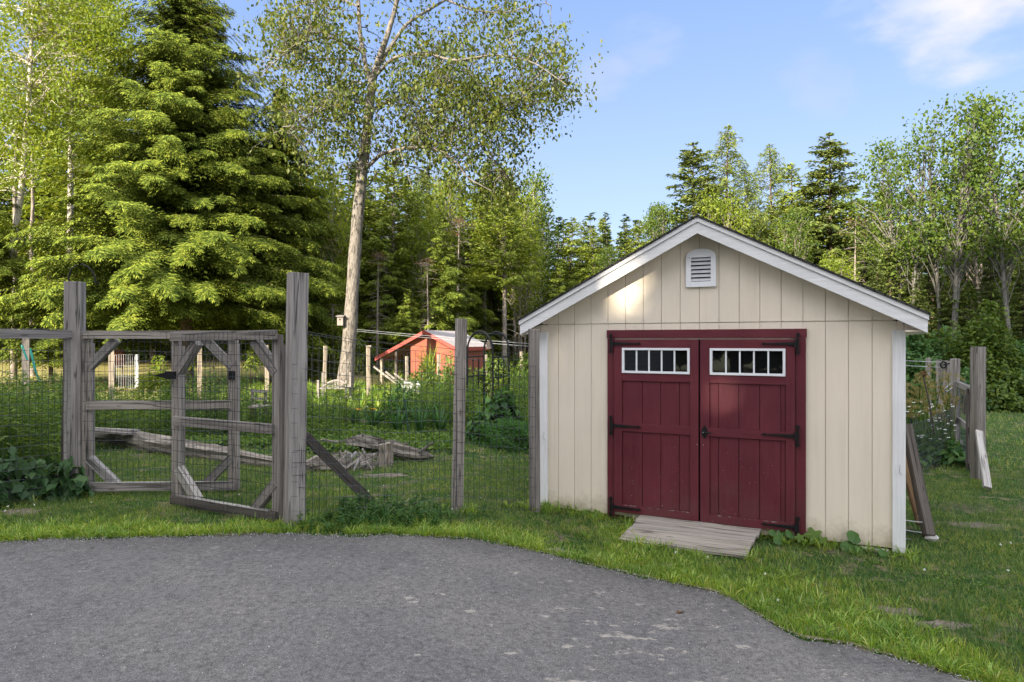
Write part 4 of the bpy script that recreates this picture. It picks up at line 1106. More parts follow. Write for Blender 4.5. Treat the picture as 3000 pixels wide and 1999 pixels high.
# ------------------------------------------------------------------ the tall poplar: limbs follow those of the photo
def poplar():
    rg = np.random.default_rng(55); T = Geo(); F = Geo(); Z0 = 21.0; RK = .88
    limbs = [([(1010, 1140, .0), (1024, 995), (1038, 765), (1047, 638), (1067, 459), (1083, 306), (1092, 242)], .215, .125),
     ([(1090, 250), (1070, 191, .2), (1054, 96, .4), (1050, 0, .5), (1035, -150, .7), (1020, -330, .9)], .095, .03),
     ([(1090, 245), (1108, 178, -.1), (1134, 108, -.2), (1165, 0, -.3), (1180, -150, -.4), (1190, -380, -.3)], .12, .03),
     ([(1105, 200), (1146, 134, .2), (1191, 70, .5), (1242, 38, .9), (1306, 0, 1.2), (1420, -70, 1.6)], .075, .03),
     ([(1047, 505), (1083, 485, -.2), (1114, 453, -.5), (1172, 437, -1), (1242, 430, -1.4), (1300, 446, -1.7), (1338, 478, -2), (1370, 523, -2.2), (1440, 560, -2.4)], .07, .012),
     ([(1083, 330), (1108, 312, .2), (1159, 287, .5), (1210, 261, .9), (1261, 249, 1.2), (1338, 242, 1.7), (1480, 250, 2.0), (1600, 290, 2.2)], .06, .012),
     ([(1095, 230), (1140, 178, -.3), (1185, 159, -.8), (1261, 159, -1.5), (1330, 180, -2.1), (1450, 160, -2.5), (1560, 180, -2.6), (1660, 250, -2.8)], .055, .012),
     ([(1076, 306), (1019, 296, -.4), (955, 319, -.9), (891, 344, -1.4), (840, 390, -1.8)], .05, .01),
     ([(1072, 250), (1038, 236, .5), (1006, 274, 1), (942, 357, 1.6), (880, 400, 2.0)], .045, .01),
     ([(1054, 150), (1000, 120, -.4), (955, 108, -.8), (860, 134, -1.5), (796, 191, -2), (760, 230, -2.3)], .045, .01),
     ([(1060, 200), (1019, 172, .6), (923, 178, 1.4), (840, 204, 2.2), (770, 190, 2.8)], .04, .01),
     ([(1050, 20), (980, -10, 1), (900, 10, 2), (820, 30, 2.6), (770, 60, 2.8)], .04, .01),
     ([(1306, 0, 1.2), (1380, 30, 1), (1470, 40, .9), (1600, 10, .8)], .04, .01),
     ([(1210, 261, .9), (1260, 310, 0), (1330, 370, -.4), (1400, 420, -.6), (1470, 500, -.8)], .035, .01),
     ([(1165, 0, -.3), (1260, -80, -1.5), (1400, -130, -2.2), (1500, -100, -2.6)], .04, .01),
     ([(1055, 560), (1085, 540, .5), (1110, 500, 1.0), (1150, 480, 1.6)], .03, .01),
     ([(1242, 430, -1.4), (1290, 400, -1.0), (1360, 380, -.6), (1420, 360, -.4)], .03, .008),
     ([(1170, 437, -1), (1190, 500, -1.2), (1210, 560, -1.4)], .02, .006)]
    nodes = []
    for pts, r0, r1 in limbs:
        q = []; dz = 0
        for p in pts:
            dz = p[2] if len(p) > 2 else dz
            q.append(tuple(P(p[0], p[1], Z0 + dz)))
        q = np.array(q); k = np.linspace(0, 1, len(q)); kk = np.linspace(0, 1, len(q) * 4)
        qq = np.stack([np.interp(kk, k, q[:, i]) for i in range(3)], 1)
        qq[1:-1] = (qq[:-2] + 2 * qq[1:-1] + qq[2:]) / 4
        if r0 > .2: rad = np.interp(kk, [0, .15, 1], [r0 * 1.25, r0, r1]) * (1 + .05 * np.sin(kk * 40))
        else: rad = np.linspace(r0, r1, len(kk))
        tube(T, qq, rad, 12 if r0 > .1 else 6)
        if r0 < .2: nodes.append(qq[4:])
    nodes = np.concatenate(nodes)
    ell = [(1150, 90, 400, 280, 3.4, 135), (1470, 190, 220, 140, 2.4, 70), (1370, 400, 190, 160, 2.2, 84), (890, 190, 165, 190, 2.6, 58), (930, 400, 150, 110, 2.0, 30), (1270, 330, 170, 140, 2.4, 52),
           (1620, 285, 95, 50, 1.2, 14), (1480, 560, 70, 60, 1.0, 12), (1180, -260, 420, 200, 3.4, 60), (1000, 330, 120, 80, 2, 20)]
    cl = []
    for cx, cy, rx, ry, rd, n in ell:
        for _ in range(n):
            a = rg.uniform(0, 6.28); k = rg.uniform(.1, 1) ** .55
            cl.append(tuple(P(cx + rx * k * math.cos(a), cy + ry * k * math.sin(a), Z0 + rg.uniform(-rd, rd))))
    cl = np.array(cl); tips = []
    for c in cl:
        d = np.linalg.norm(nodes - c, axis=1) + .25 * np.maximum(0, nodes[:, 2] - c[2]); j = int(np.argmin(d)); b = nodes[j]
        if np.linalg.norm(b - c) > 2.4: c = b + (c - b) * 2.4 / np.linalg.norm(b - c)
        L = np.linalg.norm(c - b); pts = branch(T, b, c, .010 + .006 * L, .004, rg, .07, 6, .35, 3)
        tips.append(c)
        for q in range(3):
            e = pts[3 + q % 3] + rg.normal(0, .38, 3) + np.array([0, 0, -.12]); branch(T, pts[2 + q % 3], e, .006, .002, rg, .03, 4, .2, 3); tips.append(e)
    leafcloud(F, rg, tips, .27 * rg.uniform(.6, 1.4, len(tips)), 14, .125, .088, .9)
    return T, F
T, F = poplar(); base = P(1010, 1140, 21)
t = thing('poplar_tree', (base.x, base.y, 0.0), 'tall leaning poplar with a pale rough trunk and an open crown against the sky', 'tree')
obj('trunk', T, B_POP, t, smooth=True); obj('crown', F, F_POP, t)
bh = thing('birdhouse', P(998, 952, 20.7), 'small grey wooden birdhouse nailed on the left of the poplar trunk', 'birdhouse')
g = Geo(); c = P(998, 940, 20.75); box(g, c.x - .085, c.x + .085, c.y - .09, c.y + .09, c.z - .15, c.z + .12); obj('box', g, M_WOOD, bh)
g = Geo(); beam(g, (c.x, c.y - .14, c.z + .12), (c.x, c.y + .10, c.z + .16), .02, .24, up=(0, 0, 1)); obj('roof', g, M_WOOD, bh)
g = Geo(); tube(g, [(c.x, c.y - .091, c.z + .03), (c.x, c.y - .094, c.z + .03)], .022, 10, True); obj('entrance_hole', g, M_DARK, bh)

# ------------------------------------------------------------------ birches at the left edge
def birch(seed, pts, Z, r0, r1, ell, nl=20):
    rg = np.random.default_rng(seed); T = Geo(); F = Geo()
    q = np.array([tuple(P(x, y, Z)) for x, y in pts]); k = np.linspace(0, 1, len(q)); kk = np.linspace(0, 1, 24)
    qq = np.stack([np.interp(kk, k, q[:, i]) for i in range(3)], 1); tube(T, qq, np.linspace(r0, r1, 24), 8)
    tips = []
    for cx, cy, rx, ry, rd, n in ell:
        for _ in range(n):
            a = rg.uniform(0, 6.28); kq = rg.uniform(.05, 1) ** .55; c = np.array(P(cx + rx * kq * math.cos(a), cy + ry * kq * math.sin(a), Z + rg.uniform(-rd, rd)))
            cand = qq[qq[:, 2] < c[2] + .2]; b = cand[int(np.argmin(np.linalg.norm(cand - c, axis=1)))] if len(cand) else qq[8]
            pts_ = branch(T, b, c, .02, .005, rg, .08, 6, .3, 3); tips += [c, pts_[4]]
            for q_ in range(2): tips.append(c + rg.normal(0, .3, 3))
    leafcloud(F, rg, tips, .3, nl, .12, .09, .6); return T, F
for sd, pts, Z, r0, r1, ell, lab in [
    (61, [(2, 1020), (13, 963), (32, 765), (61, 574), (72, 440), (84, 300), (95, 60), (100, -200)], 25, .135, .05, [(90, 150, 260, 240, 2.5, 150), (40, 440, 170, 150, 2, 60), (150, -80, 260, 150, 2.4, 50), (260, 60, 120, 120, 2, 40)], 'leaning white birch trunk nearest the left edge with yellow-green leaves'),
    (62, [(205, 1000), (206, 780), (207, 548), (208, 400), (212, 255), (216, 60), (220, -160)], 28, .14, .05, [(240, 200, 190, 220, 2.5, 120), (290, 360, 120, 150, 2, 50), (270, 30, 140, 130, 2, 50)], 'upright pale birch half hidden by hemlock boughs, second from the left edge')]:
    T, F = birch(sd, pts, Z, r0, r1, ell); b = P(pts[0][0], pts[0][1], Z)
    t = thing('birch_tree', (b.x, b.y, float(gz(b.x, b.y))), lab, 'tree', 'trees along the edge of the woods'); obj('trunk', T, B_BIR, t, smooth=True); obj('crown', F, F_BIR, t)
for x0, y0, x1, y1, Z, r, lab in [(40, 980, 48, 330, 27, .13, 'brown bare trunk right behind the leaning birch'), (97, 960, 94, 400, 29, .12, 'grey bare trunk between the two birches')]:
    a = P(x0, y0, Z); b = P(x1, y1, Z); t = thing('bare_tree', (a.x, a.y, float(gz(a.x, a.y))), lab, 'tree', 'trees along the edge of the woods')
    g = Geo(); rg = np.random.default_rng(int(x0)); pts = branch(g, (a.x, a.y, float(gz(a.x, a.y)) - .1), b, r, r * .4, rg, 0, 8, .03, 7)
    for _ in range(26):
        q = pts[rg.integers(1, 8)] + np.array([0, 0, rg.uniform(-.8, .8)]); e = q + rg.normal(0, 1, 3) * np.array([.9, .9, .35]); branch(g, q, e, .018, .004, rg, -.05, 4, .2, 3)
    obj('trunk', g, B_GREY, t, smooth=True)

# ------------------------------------------------------------------ the mass of the woods further back, undergrowth
def woods():
    rg = np.random.default_rng(77); T = Geo(); F = Geo()
    cs = [conifer(81, 10, 1.7, .05, 90, 6, .28, .13, .25, .1), conifer(82, 10, 1.5, .25, 80, 6, .28, .12, .22, .1, bare=8), conifer(83, 10, 2.1, .1, 80, 6, .3, .12, .3, .2)]
    for i in range(190):
        row = i % 5; Z = 44 + row * 6 + rg.uniform(-2, 2); xn = -150 + (i // 5) * 92 + rg.uniform(-60, 60) + row * 27
        x = (xn - 1500) / FN * Z
        ytop = np.interp(xn, [-100, 800, 1000, 1500, 1650, 1800, 2100, 2500, 2700, 3200], [380, 430, 500, 530, 640, 640, 600, 590, 550, 510]) + rg.uniform(-30, 60)
        h = CAMZ + (1000 - ytop) / FN * Z - float(gz(x, Z)); s = h / 10
        c = cs[rg.integers(3)]; a = rg.uniform(0, 6.28)
        T.merge(c[0], rotz=a, sc=s, loc=(x, Z, float(gz(x, Z)))); F.merge(c[1], rotz=a, sc=s, loc=(x, Z, float(gz(x, Z))))
    return T, F
T, F = woods()
t = obj('woods', F, F_DARK, None); tag(t, 'mass of dark conifers deep in the woods behind every other tree', 'woods', kind='stuff')
t2 = obj('woods_trunks', T, B_CON, t); t2.name = 'trunks'
def undergrowth():
    rg = np.random.default_rng(78); F = Geo()
    cs = [bush(90 + i, 1, 1, 1, 420, .17, .11)[1] for i in range(3)]
    for i in range(90):
        xn = rg.uniform(-150, 1620); Z = rg.uniform(29, 40) if xn > 760 else rg.uniform(40, 45); x = (xn - 1500) / FN * Z; s = rg.uniform(.5, 1.3)
        F.merge(cs[rg.integers(3)], rotz=rg.uniform(0, 6), sc=s, loc=(x, Z, float(gz(x, Z)) - .1))
    return F
tag(obj('undergrowth', undergrowth(), F_MAP), 'leafy undergrowth along the edge of the woods behind the garden', 'undergrowth', kind='stuff')

# hedge and shrubs at the far edge of the right-hand lawn
for i, (xn, top, Z, rx, lab) in enumerate([(2650, 935, 19.5, 1.0, 'dark shrub just right of the shed eave'), (2760, 985, 20.5, 1.1, 'low dark shrub behind the right-hand gate posts'),
        (2885, 905, 19.0, 1.15, 'large light-green shrub rising above the lawn at the right'), (2975, 1000, 19.6, 1.2, 'dark low shrub at the right edge of the lawn'), (3080, 960, 19.2, 1.3, 'shrub partly outside the right edge'),
        (2700, 1060, 18.6, .9, 'low leafy shrub at the far side of the daisies'), (2820, 1080, 18.4, .9, 'low leafy shrub behind the near gate post'), (2925, 1085, 18.0, .9, 'low fern-like shrub at the lawn edge'), (3010, 1090, 18.2, .9, 'low leafy shrub at the far right corner of the lawn')]):
    x = (xn - 1500) / FN * Z; z0 = float(gz(x, Z)); h = CAMZ + (1000 - top) / FN * Z - z0
    plant('shrub', bush(110 + i, rx, 1.0, h, int(2600 + 1500 * h), .13, .09), (B_GREY, F_BUSH if i not in (2, 7) else F_MAP), (x, Z, z0), lab, 'shrub', 'shrubs along the far edge of the lawn', names=('stem', 'foliage'))
# ------------------------------------------------------------------ the red shed in the garden
def red_shed():
    Z = 24.0
    ax, az_ = P(1243, 968, Z).x, P(1243, 968, Z).z
    base = Vector((ax, Z, 0.0)); yaw = -math.radians(24)
    t = thing('red_shed', base, 'small orange-red shed with a pale metal roof and open lean-to beyond the garden', 'shed', rotz=yaw, local=True)
    H = az_; sl = .47; WL, WR = 2.05, 1.25; dep = 2.6
    def zr(x): return H - abs(x) * sl
    g = Geo(); prism(g, [(-.72, 0), (1.12, 0), (1.12, zr(1.12) - .10), (0, H - .10), (-.72, zr(.72) - .10)], .25, dep - .2, 'z'); obj('wall', g, M_REDW, t)
    for s, W in ((-1, WL), (1, WR)):
        g = Geo(); p = [(0, H - .13), (0, H), (s * W, zr(W)), (s * W, zr(W) - .13)]
        if s < 0: p = p[::-1]
        prism(g, [(a, b + (.035 if i in (1, 2) else 0)) for i, (a, b) in enumerate(p if s > 0 else p)] if False else p, -.02, .01); obj('rake_board', g, M_REDT, t)
        g = Geo(); p = [(0, H - .022), (0, H - .002), (s * W, zr(W) - .002), (s * W, zr(W) - .022)]
        if s < 0: p = p[::-1]
        prism(g, p, .012, dep + .1); obj('roof', g, M_MROOF, t)
        g = Geo(); box(g, min(s * W, s * W + s * .03), max(s * W, s * W + s * .03), -.02, dep, zr(W) - .14, zr(W) - .005, 'y'); obj('eave_board', g, M_REDT, t)
    for y in np.linspace(.3, dep - .1, 6):
        g = Geo(); beam(g, (-.05, y, H - .12), (-WL + .05, y, zr(WL) - .10), .09, .045, up=(0, 0, 1)); obj('rafter', g, M_WOODB, t)
    for x, y in ((-WL + .18, .12), (-WL + .18, dep - .1), (-1.25, .14)):
        g = Geo(); post(g, x, y, -.1, zr(abs(x)) - .12, .09, .09, 0); obj('lean_to_post', g, M_POST_PALE if x < -1.5 else M_WOODD, t)
    return t
red_shed()
# ornamental grass tuft against the red wall and things near it
# ------------------------------------------------------------------ far garden fence posts
FPX = [(75, 985, 17.5, 22), (147, 1000, 24, 7), (327, 1012, 18, 18), (585, 1008, 18.5, 14), (782, 1012, 19, 13), (950, 1014, 19, 11), (1080, 1018, 18.5, 11), (1193, 1045, 20, 9), (1283, 1040, 20.5, 9), (1425, 1040, 21, 9), (1528, 1031, 20, 9)]
WH = ['stout far post behind the left fence rail with a teal hose', 'tiny far pole in the dark gap above the left fence rail', 'far post seen under the upper left brace of the left gate', 'far post seen behind the free end of the right gate', 'far post seen just left of the tallest foreground post',
      'pale sunlit far post left of the poplar base', 'pale sunlit far post with a cap, right of the poplar base', 'pale far post before the corner of the red shed', 'pale far post in front of the red wall', 'far post seen through the metal arbor', 'far post just left of the cream shed']
far = []
for (x, yt, Z, w), lab in zip(FPX, WH):
    b = P(x, yt, Z); z0 = float(gz(b.x, Z)); ww = max(.07, w / FN * Z * .8)
    o = thing('fence_post', (b.x, Z, z0), lab, 'post', 'posts of the far garden fence'); g = Geo(); post(g, b.x, Z, z0 - .1, b.z, ww, ww, .5, (RS.uniform(-.03, .03), 0)); obj('post', g, M_POST_PALE if x > 200 else M_WOOD, o)
    if x == 1080:
        g = Geo(); box(g, b.x - .075, b.x + .075, Z - .07, Z + .07, b.z, b.z + .05); obj('cap', g, M_POST_PALE, o)
    far.append((b.x, Z))
fw = thing('far_wire_fence', (far[0][0], far[0][1], 0), 'fine wire netting strung between the far garden posts', 'fence netting')
for a, b in zip(far[2:-1], far[3:]):
    g = Geo(); mesh_panel(g, a, b, .05, 1.25, dx=.16, dz=.2, r=.0016, seed=int(abs(a[0] * 10))); obj('wire_mesh', g, M_WIRE, fw)

# ------------------------------------------------------------------ metal garden arbor
def arbor():
    Z = 14.0; s = Z / FN
    xl, xr = P(1370, 0, Z).x, P(1448, 0, Z).x; x2l, x2r = P(1446, 0, Z - .0).x, P(1491, 0, Z).x
    z0 = float(gz(xl, Z))
    t = thing('garden_arbor', (xl, Z, z0), 'black metal arched garden arbor with spear-tipped side panels', 'arbor')
    def zz_(y): return CAMZ + (1000 - y) * s
    # two arches, front and back, joined at the sides; seen at an angle
    A = (P(1370, 0, Z).x, Z); B = (P(1447, 0, Z + .9).x + .0, Z + .9)
    C = (P(1443, 0, Z - .35).x, Z - .35); D = (P(1492, 0, Z + .55).x, Z + .55)
    def arch(p, q, ztop, zs):
        pts = [(p[0], p[1], z0)]; 
        for a in np.linspace(math.pi, 0, 15):
            k = .5 - .5 * math.cos(math.pi - a) if False else (1 + math.cos(a)) / 2
            pts.append((p[0] + (q[0] - p[0]) * k, p[1] + (q[1] - p[1]) * k, zs + (ztop - zs) * math.sin(a)))
        pts.append((q[0], q[1], z0)); return pts
    top = zz_(972); zs = zz_(1030)
    P4 = {'a': (P(1370, 0, 14).x, 14.0), 'b': (P(1448, 0, 14.9).x, 14.9), 'c': (P(1444, 0, 13.2).x, 13.2), 'd': (P(1491, 0, 14.1).x, 14.1)}
    for p, q in ((P4['a'], P4['c']), (P4['b'], P4['d'])) if False else ((P4['a'], (P(1466, 0, 14.0).x, 14.0)), (P4['c'], P4['d'])):
        pass
    arcs = [((1370, 14.2), (1462, 14.6), 970), ((1420, 13.5), (1491, 13.9), 971), ((1369, 14.2), (1445, 13.6), 992)]
    L1 = (P(1369, 0, 14.0).x, 14.0); L2 = (P(1418, 0, 14.9).x, 14.9); R1 = (P(1444, 0, 13.6).x, 13.6); R2 = (P(1491, 0, 14.5).x, 14.5)
    for p, q in ((L1, R1), (L2, R2)):
        g = Geo(); tube(g, arch(p, q, top, zs), .022, 6); obj('arch', g, M_BLACK, t, smooth=True)
    for p, q in ((L1, L2), (R1, R2)):
        g = Geo(); d = np.array(q) - np.array(p)
        for y in (1047, 1105): tube(g, [(p[0], p[1], zz_(y)), (q[0], q[1], zz_(y))], .016, 5)
        for k in (.33, .66):
            x, y = p[0] + d[0] * k, p[1] + d[1] * k
            tube(g, [(x, y, z0), (x, y, zz_(1064))], .012, 5); tube(g, [(x, y, zz_(1064)), (x, y, zz_(1064) + .04), (x, y, zz_(1064) + .09)], [.004, .022, .001], 5)
        obj('side_panel', g, M_BLACK, t)
    for k in (.25, .75):
        g = Geo(); zt = zs + (top - zs) * math.sin(math.acos(1 - 2 * k)); f = lambda p, q: (p[0] + (q[0] - p[0]) * k, p[1] + (q[1] - p[1]) * k)
        a, b = f(L1, R1), f(L2, R2); tube(g, [(*a, zt), (*b, zt)], .012, 5); obj('crossbar', g, M_BLACK, t)
    return t, L1, R1
arb, L1a, R1a = arbor()
wc = thing('wind_chime', P(1432, 1010, 14), 'small brown bell hanging inside the top of the black arbor', 'bell'); g = Geo(); c = P(1432, 1010, 14.1)
tube(g, [(c.x, c.y, c.z + .09), (c.x, c.y, c.z + .07), (c.x, c.y, c.z - .04), (c.x, c.y, c.z - .09)], [.003, .03, .055, .07], 8, True); obj('bell', g, M_WOODD, wc, smooth=True)

# slatted garden bench with an arched back
def bench():
    Z = 17.5; b = P(990, 1140, Z); z0 = float(gz(b.x, Z)); t = thing('garden_bench', (b.x, Z, z0), 'weathered arch-backed slatted garden bench half sunk in tall plants', 'bench')
    x0, x1 = P(946, 0, Z).x, P(1026, 0, Z).x; zt = CAMZ - 116 * Z / FN; n = 12
    g = Geo(); pts = [(x0 + (x1 - x0) * k, Z, zt - .17 * (2 * k - 1) ** 2) for k in np.linspace(0, 1, 11)]
    tube(g, pts, .035, 6); obj('back_rail', g, M_WOOD, t)
    for k in np.linspace(.06, .94, n):
        g = Geo(); x = x0 + (x1 - x0) * k; beam(g, (x, Z, .45 + z0), (x, Z, zt - .17 * (2 * k - 1) ** 2), .035, .015, up=(1, 0, 0)); obj('back_slat', g, M_WOOD, t)
    g = Geo(); box(g, x0, x1, Z - .45, Z, z0 + .40, z0 + .43, 'x'); obj('seat', g, M_WOOD, t)
    for x in (x0, x1):
        for y in (Z - .43, Z): g = Geo(); post(g, x, y, z0, z0 + (.62 if y < Z else .8), .05, .05, 0); obj('leg', g, M_WOOD, t)
bench()
# tilted bleached chair frame in the weeds, seen through the right gate
t = thing('garden_chair', P(765, 1170, 12.5), 'bleached white wooden chair leaning among tall weeds, seen through the right gate', 'chair')
for a, b in (((740, 1140), (742, 1215)), ((778, 1145), (780, 1215))):
    g = Geo(); beam(g, P(*a, 12.5), P(*b, 12.5), .04, .03, up=(1, 0, 0)); obj('leg', g, M_WOOD, t)
for y in (1146, 1168, 1186):
    g = Geo(); beam(g, P(734, y, 12.45), P(782, y + 2, 12.45), .05, .02); obj('back_slat', g, M_WOOD, t)
g = Geo(); beam(g, P(736, 1190, 12.2), P(784, 1192, 12.2), .03, .4, up=(0, 0, 1)); obj('seat', g, M_WOOD, t)
# things beyond the left fence
t = thing('rusty_drum', onground(P(348, 0, 24).x, 24), 'rusty orange drum on legs in the shade beneath the great hemlock', 'drum')
g = Geo(); c = P(346, 1048, 24); tube(g, [(c.x, c.y, c.z - .28), (c.x, c.y, c.z - .25), (c.x, c.y, c.z + .2), (c.x, c.y, c.z + .25)], [.15, .22, .22, .12], 14, True); obj('barrel', g, M_RUST, t, smooth=True)
for dx in (-.15, .15):
    g = Geo(); tube(g, [(c.x + dx, c.y, c.z - .25), (c.x + dx * 1.5, c.y, float(gz(c.x, c.y)))], .02, 5); obj('leg', g, M_RUST, t)
t = thing('wire_cage', onground(P(375, 0, 21).x, 21), 'low pen of pale wire netting in front of the rusty drum', 'pen')
for a, b in (((335, 21), (395, 21)), ((395, 21), (405, 22))):
    g = Geo(); p = P(a[0], 0, a[1]); q = P(b[0], 0, b[1]); mesh_panel(g, (p.x, p.y), (q.x, q.y), .15, 1.18, dx=.07, dz=.3, r=.004, seed=9); obj('wire_mesh', g, M_WIREL, t)
t = thing('garden_hose', P(90, 1060, 15), 'teal hose looped over a stout far post at the left', 'hose')
g = Geo(); tube(g, [P(x, y, 15.2) for x, y in ((64, 1012), (70, 1030), (80, 1055))], .022, 6); obj('hose', g, M_TEAL, t, smooth=True)
g = Geo(); tube(g, [P(x, y, 15.0) for x, y in ((88, 1022), (94, 1045), (102, 1080), (108, 1100), (118, 1118))], .022, 6); obj('hose', g, M_TEAL, t, smooth=True)
t = thing('wooden_block', onground(P(120, 0, 14.5).x, 14.5), 'weathered wooden chopping block below the end of the teal hose', 'block')
g = Geo(); c = P(120, 1128, 14.5); tube(g, [(c.x, c.y, 0), (c.x, c.y, c.z), (c.x, c.y, c.z + .08)], [.08, .08, .15], 9, True); obj('block', g, M_LOG, t)
t = thing('green_stake', onground(P(1192, 0, 10.8).x, 10.8), 'dark green metal stake standing in the flower bed', 'stake')
g = Geo(); tube(g, [P(1186, 1170, 10.8), P(1196, 1265, 10.8)], .013, 5); obj('stake', g, M_GREENM, t)
# white-flowering pile and lumber near the red shed
t = thing('lumber_pile', onground(P(1190, 0, 20.6).x, 20.6), 'loose pale boards leaning in the grass before the red shed', 'lumber')
for a, b in (((1095, 1075), (1165, 1128)), ((1130, 1090), (1180, 1130)), ((1155, 1095), (1215, 1140)), ((1190, 1100), (1235, 1145))):
    g = Geo(); beam(g, P(*a, 20.9), P(*b, 20.2), .05, .03); obj('board', g, M_WOOD, t)

# ------------------------------------------------------------------ logs
def log(name, pts, rad, label, seed, m=M_LOG, knots=3):
    rg = np.random.default_rng(seed); q = np.array([tuple(p) for p in pts]); k = np.linspace(0, 1, len(q)); n = 26; kk = np.linspace(0, 1, n)
    qq = np.stack([np.interp(kk, k, q[:, i]) for i in range(3)], 1); r = np.interp(kk, k, rad)
    g = Geo(); tube(g, qq, r, 14, True); v = g.v[0]
    a = np.tile(np.arange(14), n); i = np.repeat(np.arange(n), 14)
    ctr = qq[i]; v += (v - ctr) * (.18 * np.sin(a * 1.8 + i * .08 + seed) + .13 * np.sin(a * 4.1 + i * .25) + rg.normal(0, .06, len(v)))[:, None]
    t = thing(name, q[0], label, 'log'); obj('log', g, m, t)
    for _ in range(knots):
        j = rg.integers(3, n - 3); c = qq[j]; e = c + np.array([rg.normal(0, .1), -rg.uniform(.05, .12), rg.uniform(0, .18)]); g = Geo(); tube(g, [c, (c + e) / 2, e], [r[j] * .5, r[j] * .35, .012], 6, True); obj('branch_stub', g, m, t)
    return t
def GP_(x, y, dz=.0):
    p = G(x, y); return p + Vector((0, 0, dz))
log('fallen_log', [GP_(215, 1285, .08), GP_(330, 1300, .10), GP_(500, 1332, .10), GP_(660, 1352, .09), GP_(835, 1372, .06)], [.09, .13, .12, .10, .05], 'long weathered log lying behind the two gates', 3)
log('fallen_log', [GP_(880, 1385, .06), GP_(930, 1382, .09), GP_(990, 1378, .08), GP_(1045, 1372, .03)], [.05, .10, .09, .03], 'short pale rotten log left of the split wood, behind the post brace', 4)
log('fallen_log', [GP_(905, 1300, .05), GP_(1000, 1318, .08), GP_(1060, 1325, .16), GP_(1120, 1340, .16)], [.03, .05, .10, .09], 'dark rotten log ending at the stump', 5)
log('fallen_log', [GP_(1140, 1348, .16), GP_(1190, 1352, .12), GP_(1235, 1352, .08), GP_(1266, 1346, .03)], [.11, .09, .06, .025], 'tapering log tail right of the stump', 6)
st = GP_(1130, 1366); t = thing('tree_stump', st, 'grey weathered upright stump among the rotten logs', 'stump')
g = Geo(); tube(g, [(st.x, st.y, -.05), (st.x, st.y, .08), (st.x + .01, st.y, .2), (st.x - .01, st.y, .29)], [.12, .095, .085, .10], 16, True); v = g.v[0]; v += np.random.default_rng(3).normal(0, .011, v.shape); obj('stump', g, M_LOG, t)
rg = np.random.default_rng(12)
t = thing('split_wood', GP_(1060, 1370), 'loose heap of split grey wood scraps in front of the rotten log', 'wood scraps')
for k in range(40):
    p = GP_(rg.uniform(985, 1100), rg.uniform(1350, 1380), rg.uniform(.01, .12)); d = Vector((rg.normal(0, 1), rg.normal(0, .6), rg.normal(0, .55))).normalized() * rg.uniform(.06, .17)
    g = Geo(); beam(g, p - d, p + d, rg.uniform(.02, .04), rg.uniform(.01, .02), up=(.1, .3, 1)); obj('splinter', g, (M_LOG, M_WOODP, M_WOOD)[k % 3], t)
t = thing('plank_stack', GP_(320, 1300), 'grey plank resting on the end of the long log', 'plank')
for k, (a, b) in enumerate((((262, 1256), (396, 1262)), ((262, 1262), (386, 1272)))):
    g = Geo(); pa, pb = P(*a, 10.4 - k * .25), P(*b, 10.3 - k * .25); beam(g, pa, pb, .03, .22, up=(0, .12, 1)); obj('plank', g, M_WOODP if k == 0 else M_WOOD, t)

# ------------------------------------------------------------------ right-hand side: gate, posts, leaning boards
GZR = -.19
side = thing('side_fence', (4.9, 8.9, GZR), 'grey wooden post and wire fence at the right of the cream shed', 'fence')
def rp_(x, yt, Z, w, yaw=.3, m=M_WOOD, zb=None):
    p = P(x, yt, Z); g = Geo(); post(g, p.x, p.y, -.3 if zb is None else zb, p.z, w, w, yaw); obj('post', g, m, side, bevel=.003); return p
RN = rp_(2865, 1017, 8.95, .125, .15); RF = rp_(2798, 1052, 10.9, .10, .2)
for x, yt, Z, w in ((2773, 1058, 12.4, .085), (2751, 1055, 14.2, .085), (2720, 1050, 16.5, .085)): rp_(x, yt, Z, w)
g = Geo(); beam(g, P(2868, 1264, 8.85), P(2893, 1430, 8.1), .085, .035, up=(1, 0, 0)); obj('prop', g, M_WOODP, side, bevel=.003)
t = thing('side_gate', (RN.x, RN.y, GZR), 'narrow wooden wire gate between the two grey posts right of the shed', 'gate')
def sg(y1, y2, w=.085, name='rail', m=M_WOOD, x1=2802, x2=2848, up=(0, 0, 1)):
    g = Geo(); beam(g, P(x1, y1, 10.6), P(x2, y2, 9.25), w, .04, up=up); obj(name, g, m, t, bevel=.002)
sg(1124, 1143, name='top_rail'); sg(1230, 1262, name='middle_rail', x1=2808); sg(1338, 1368, name='bottom_rail', m=M_WOODP, x1=2812)
for x, Z, a, b in ((2804, 10.55, 1124, 1336), (2841, 9.35, 1140, 1375)):
    g = Geo(); beam(g, P(x, a, Z), P(x, b, Z), .08, .04, up=(1, 0, 0)); obj('stile', g, M_WOODD if x > 2820 else M_WOOD, t)
g = Geo(); beam(g, P(2811, 1292, 10.4), P(2817, 1330, 10.4), .075, .04, up=(1, 0, 0)); obj('corner_brace', g, M_WOODP, t)
g = Geo(); beam(g, P(2834, 1150, 9.5), P(2826, 1210, 10.0), .06, .04, up=(1, 0, 0)); obj('corner_brace', g, M_WOOD, t)
g = Geo(); a = P(2804, 0, 10.58); b = P(2846, 0, 9.3); mesh_panel(g, (a.x, a.y), (b.x, b.y), -.1, 1.0, seed=21); obj('wire_mesh', g, M_WIRE, t)
for (x, y, Z, w) in ((2779, 1180, 11.6, .1),):
    g = Geo(); beam(g, P(x - 13, y, Z), P(x + 14, y, Z), .07, .03); obj('cross_plank', g, M_WOODP, side)
g = Geo(); tube(g, [P(x, y, 10.75) for x, y in ((2778, 1110), (2786, 1116), (2784, 1126), (2768, 1140), (2768, 1146), (2776, 1147), (2790, 1136))], .008, 5); obj('wire_hook', g, M_WIREL, side, smooth=True)
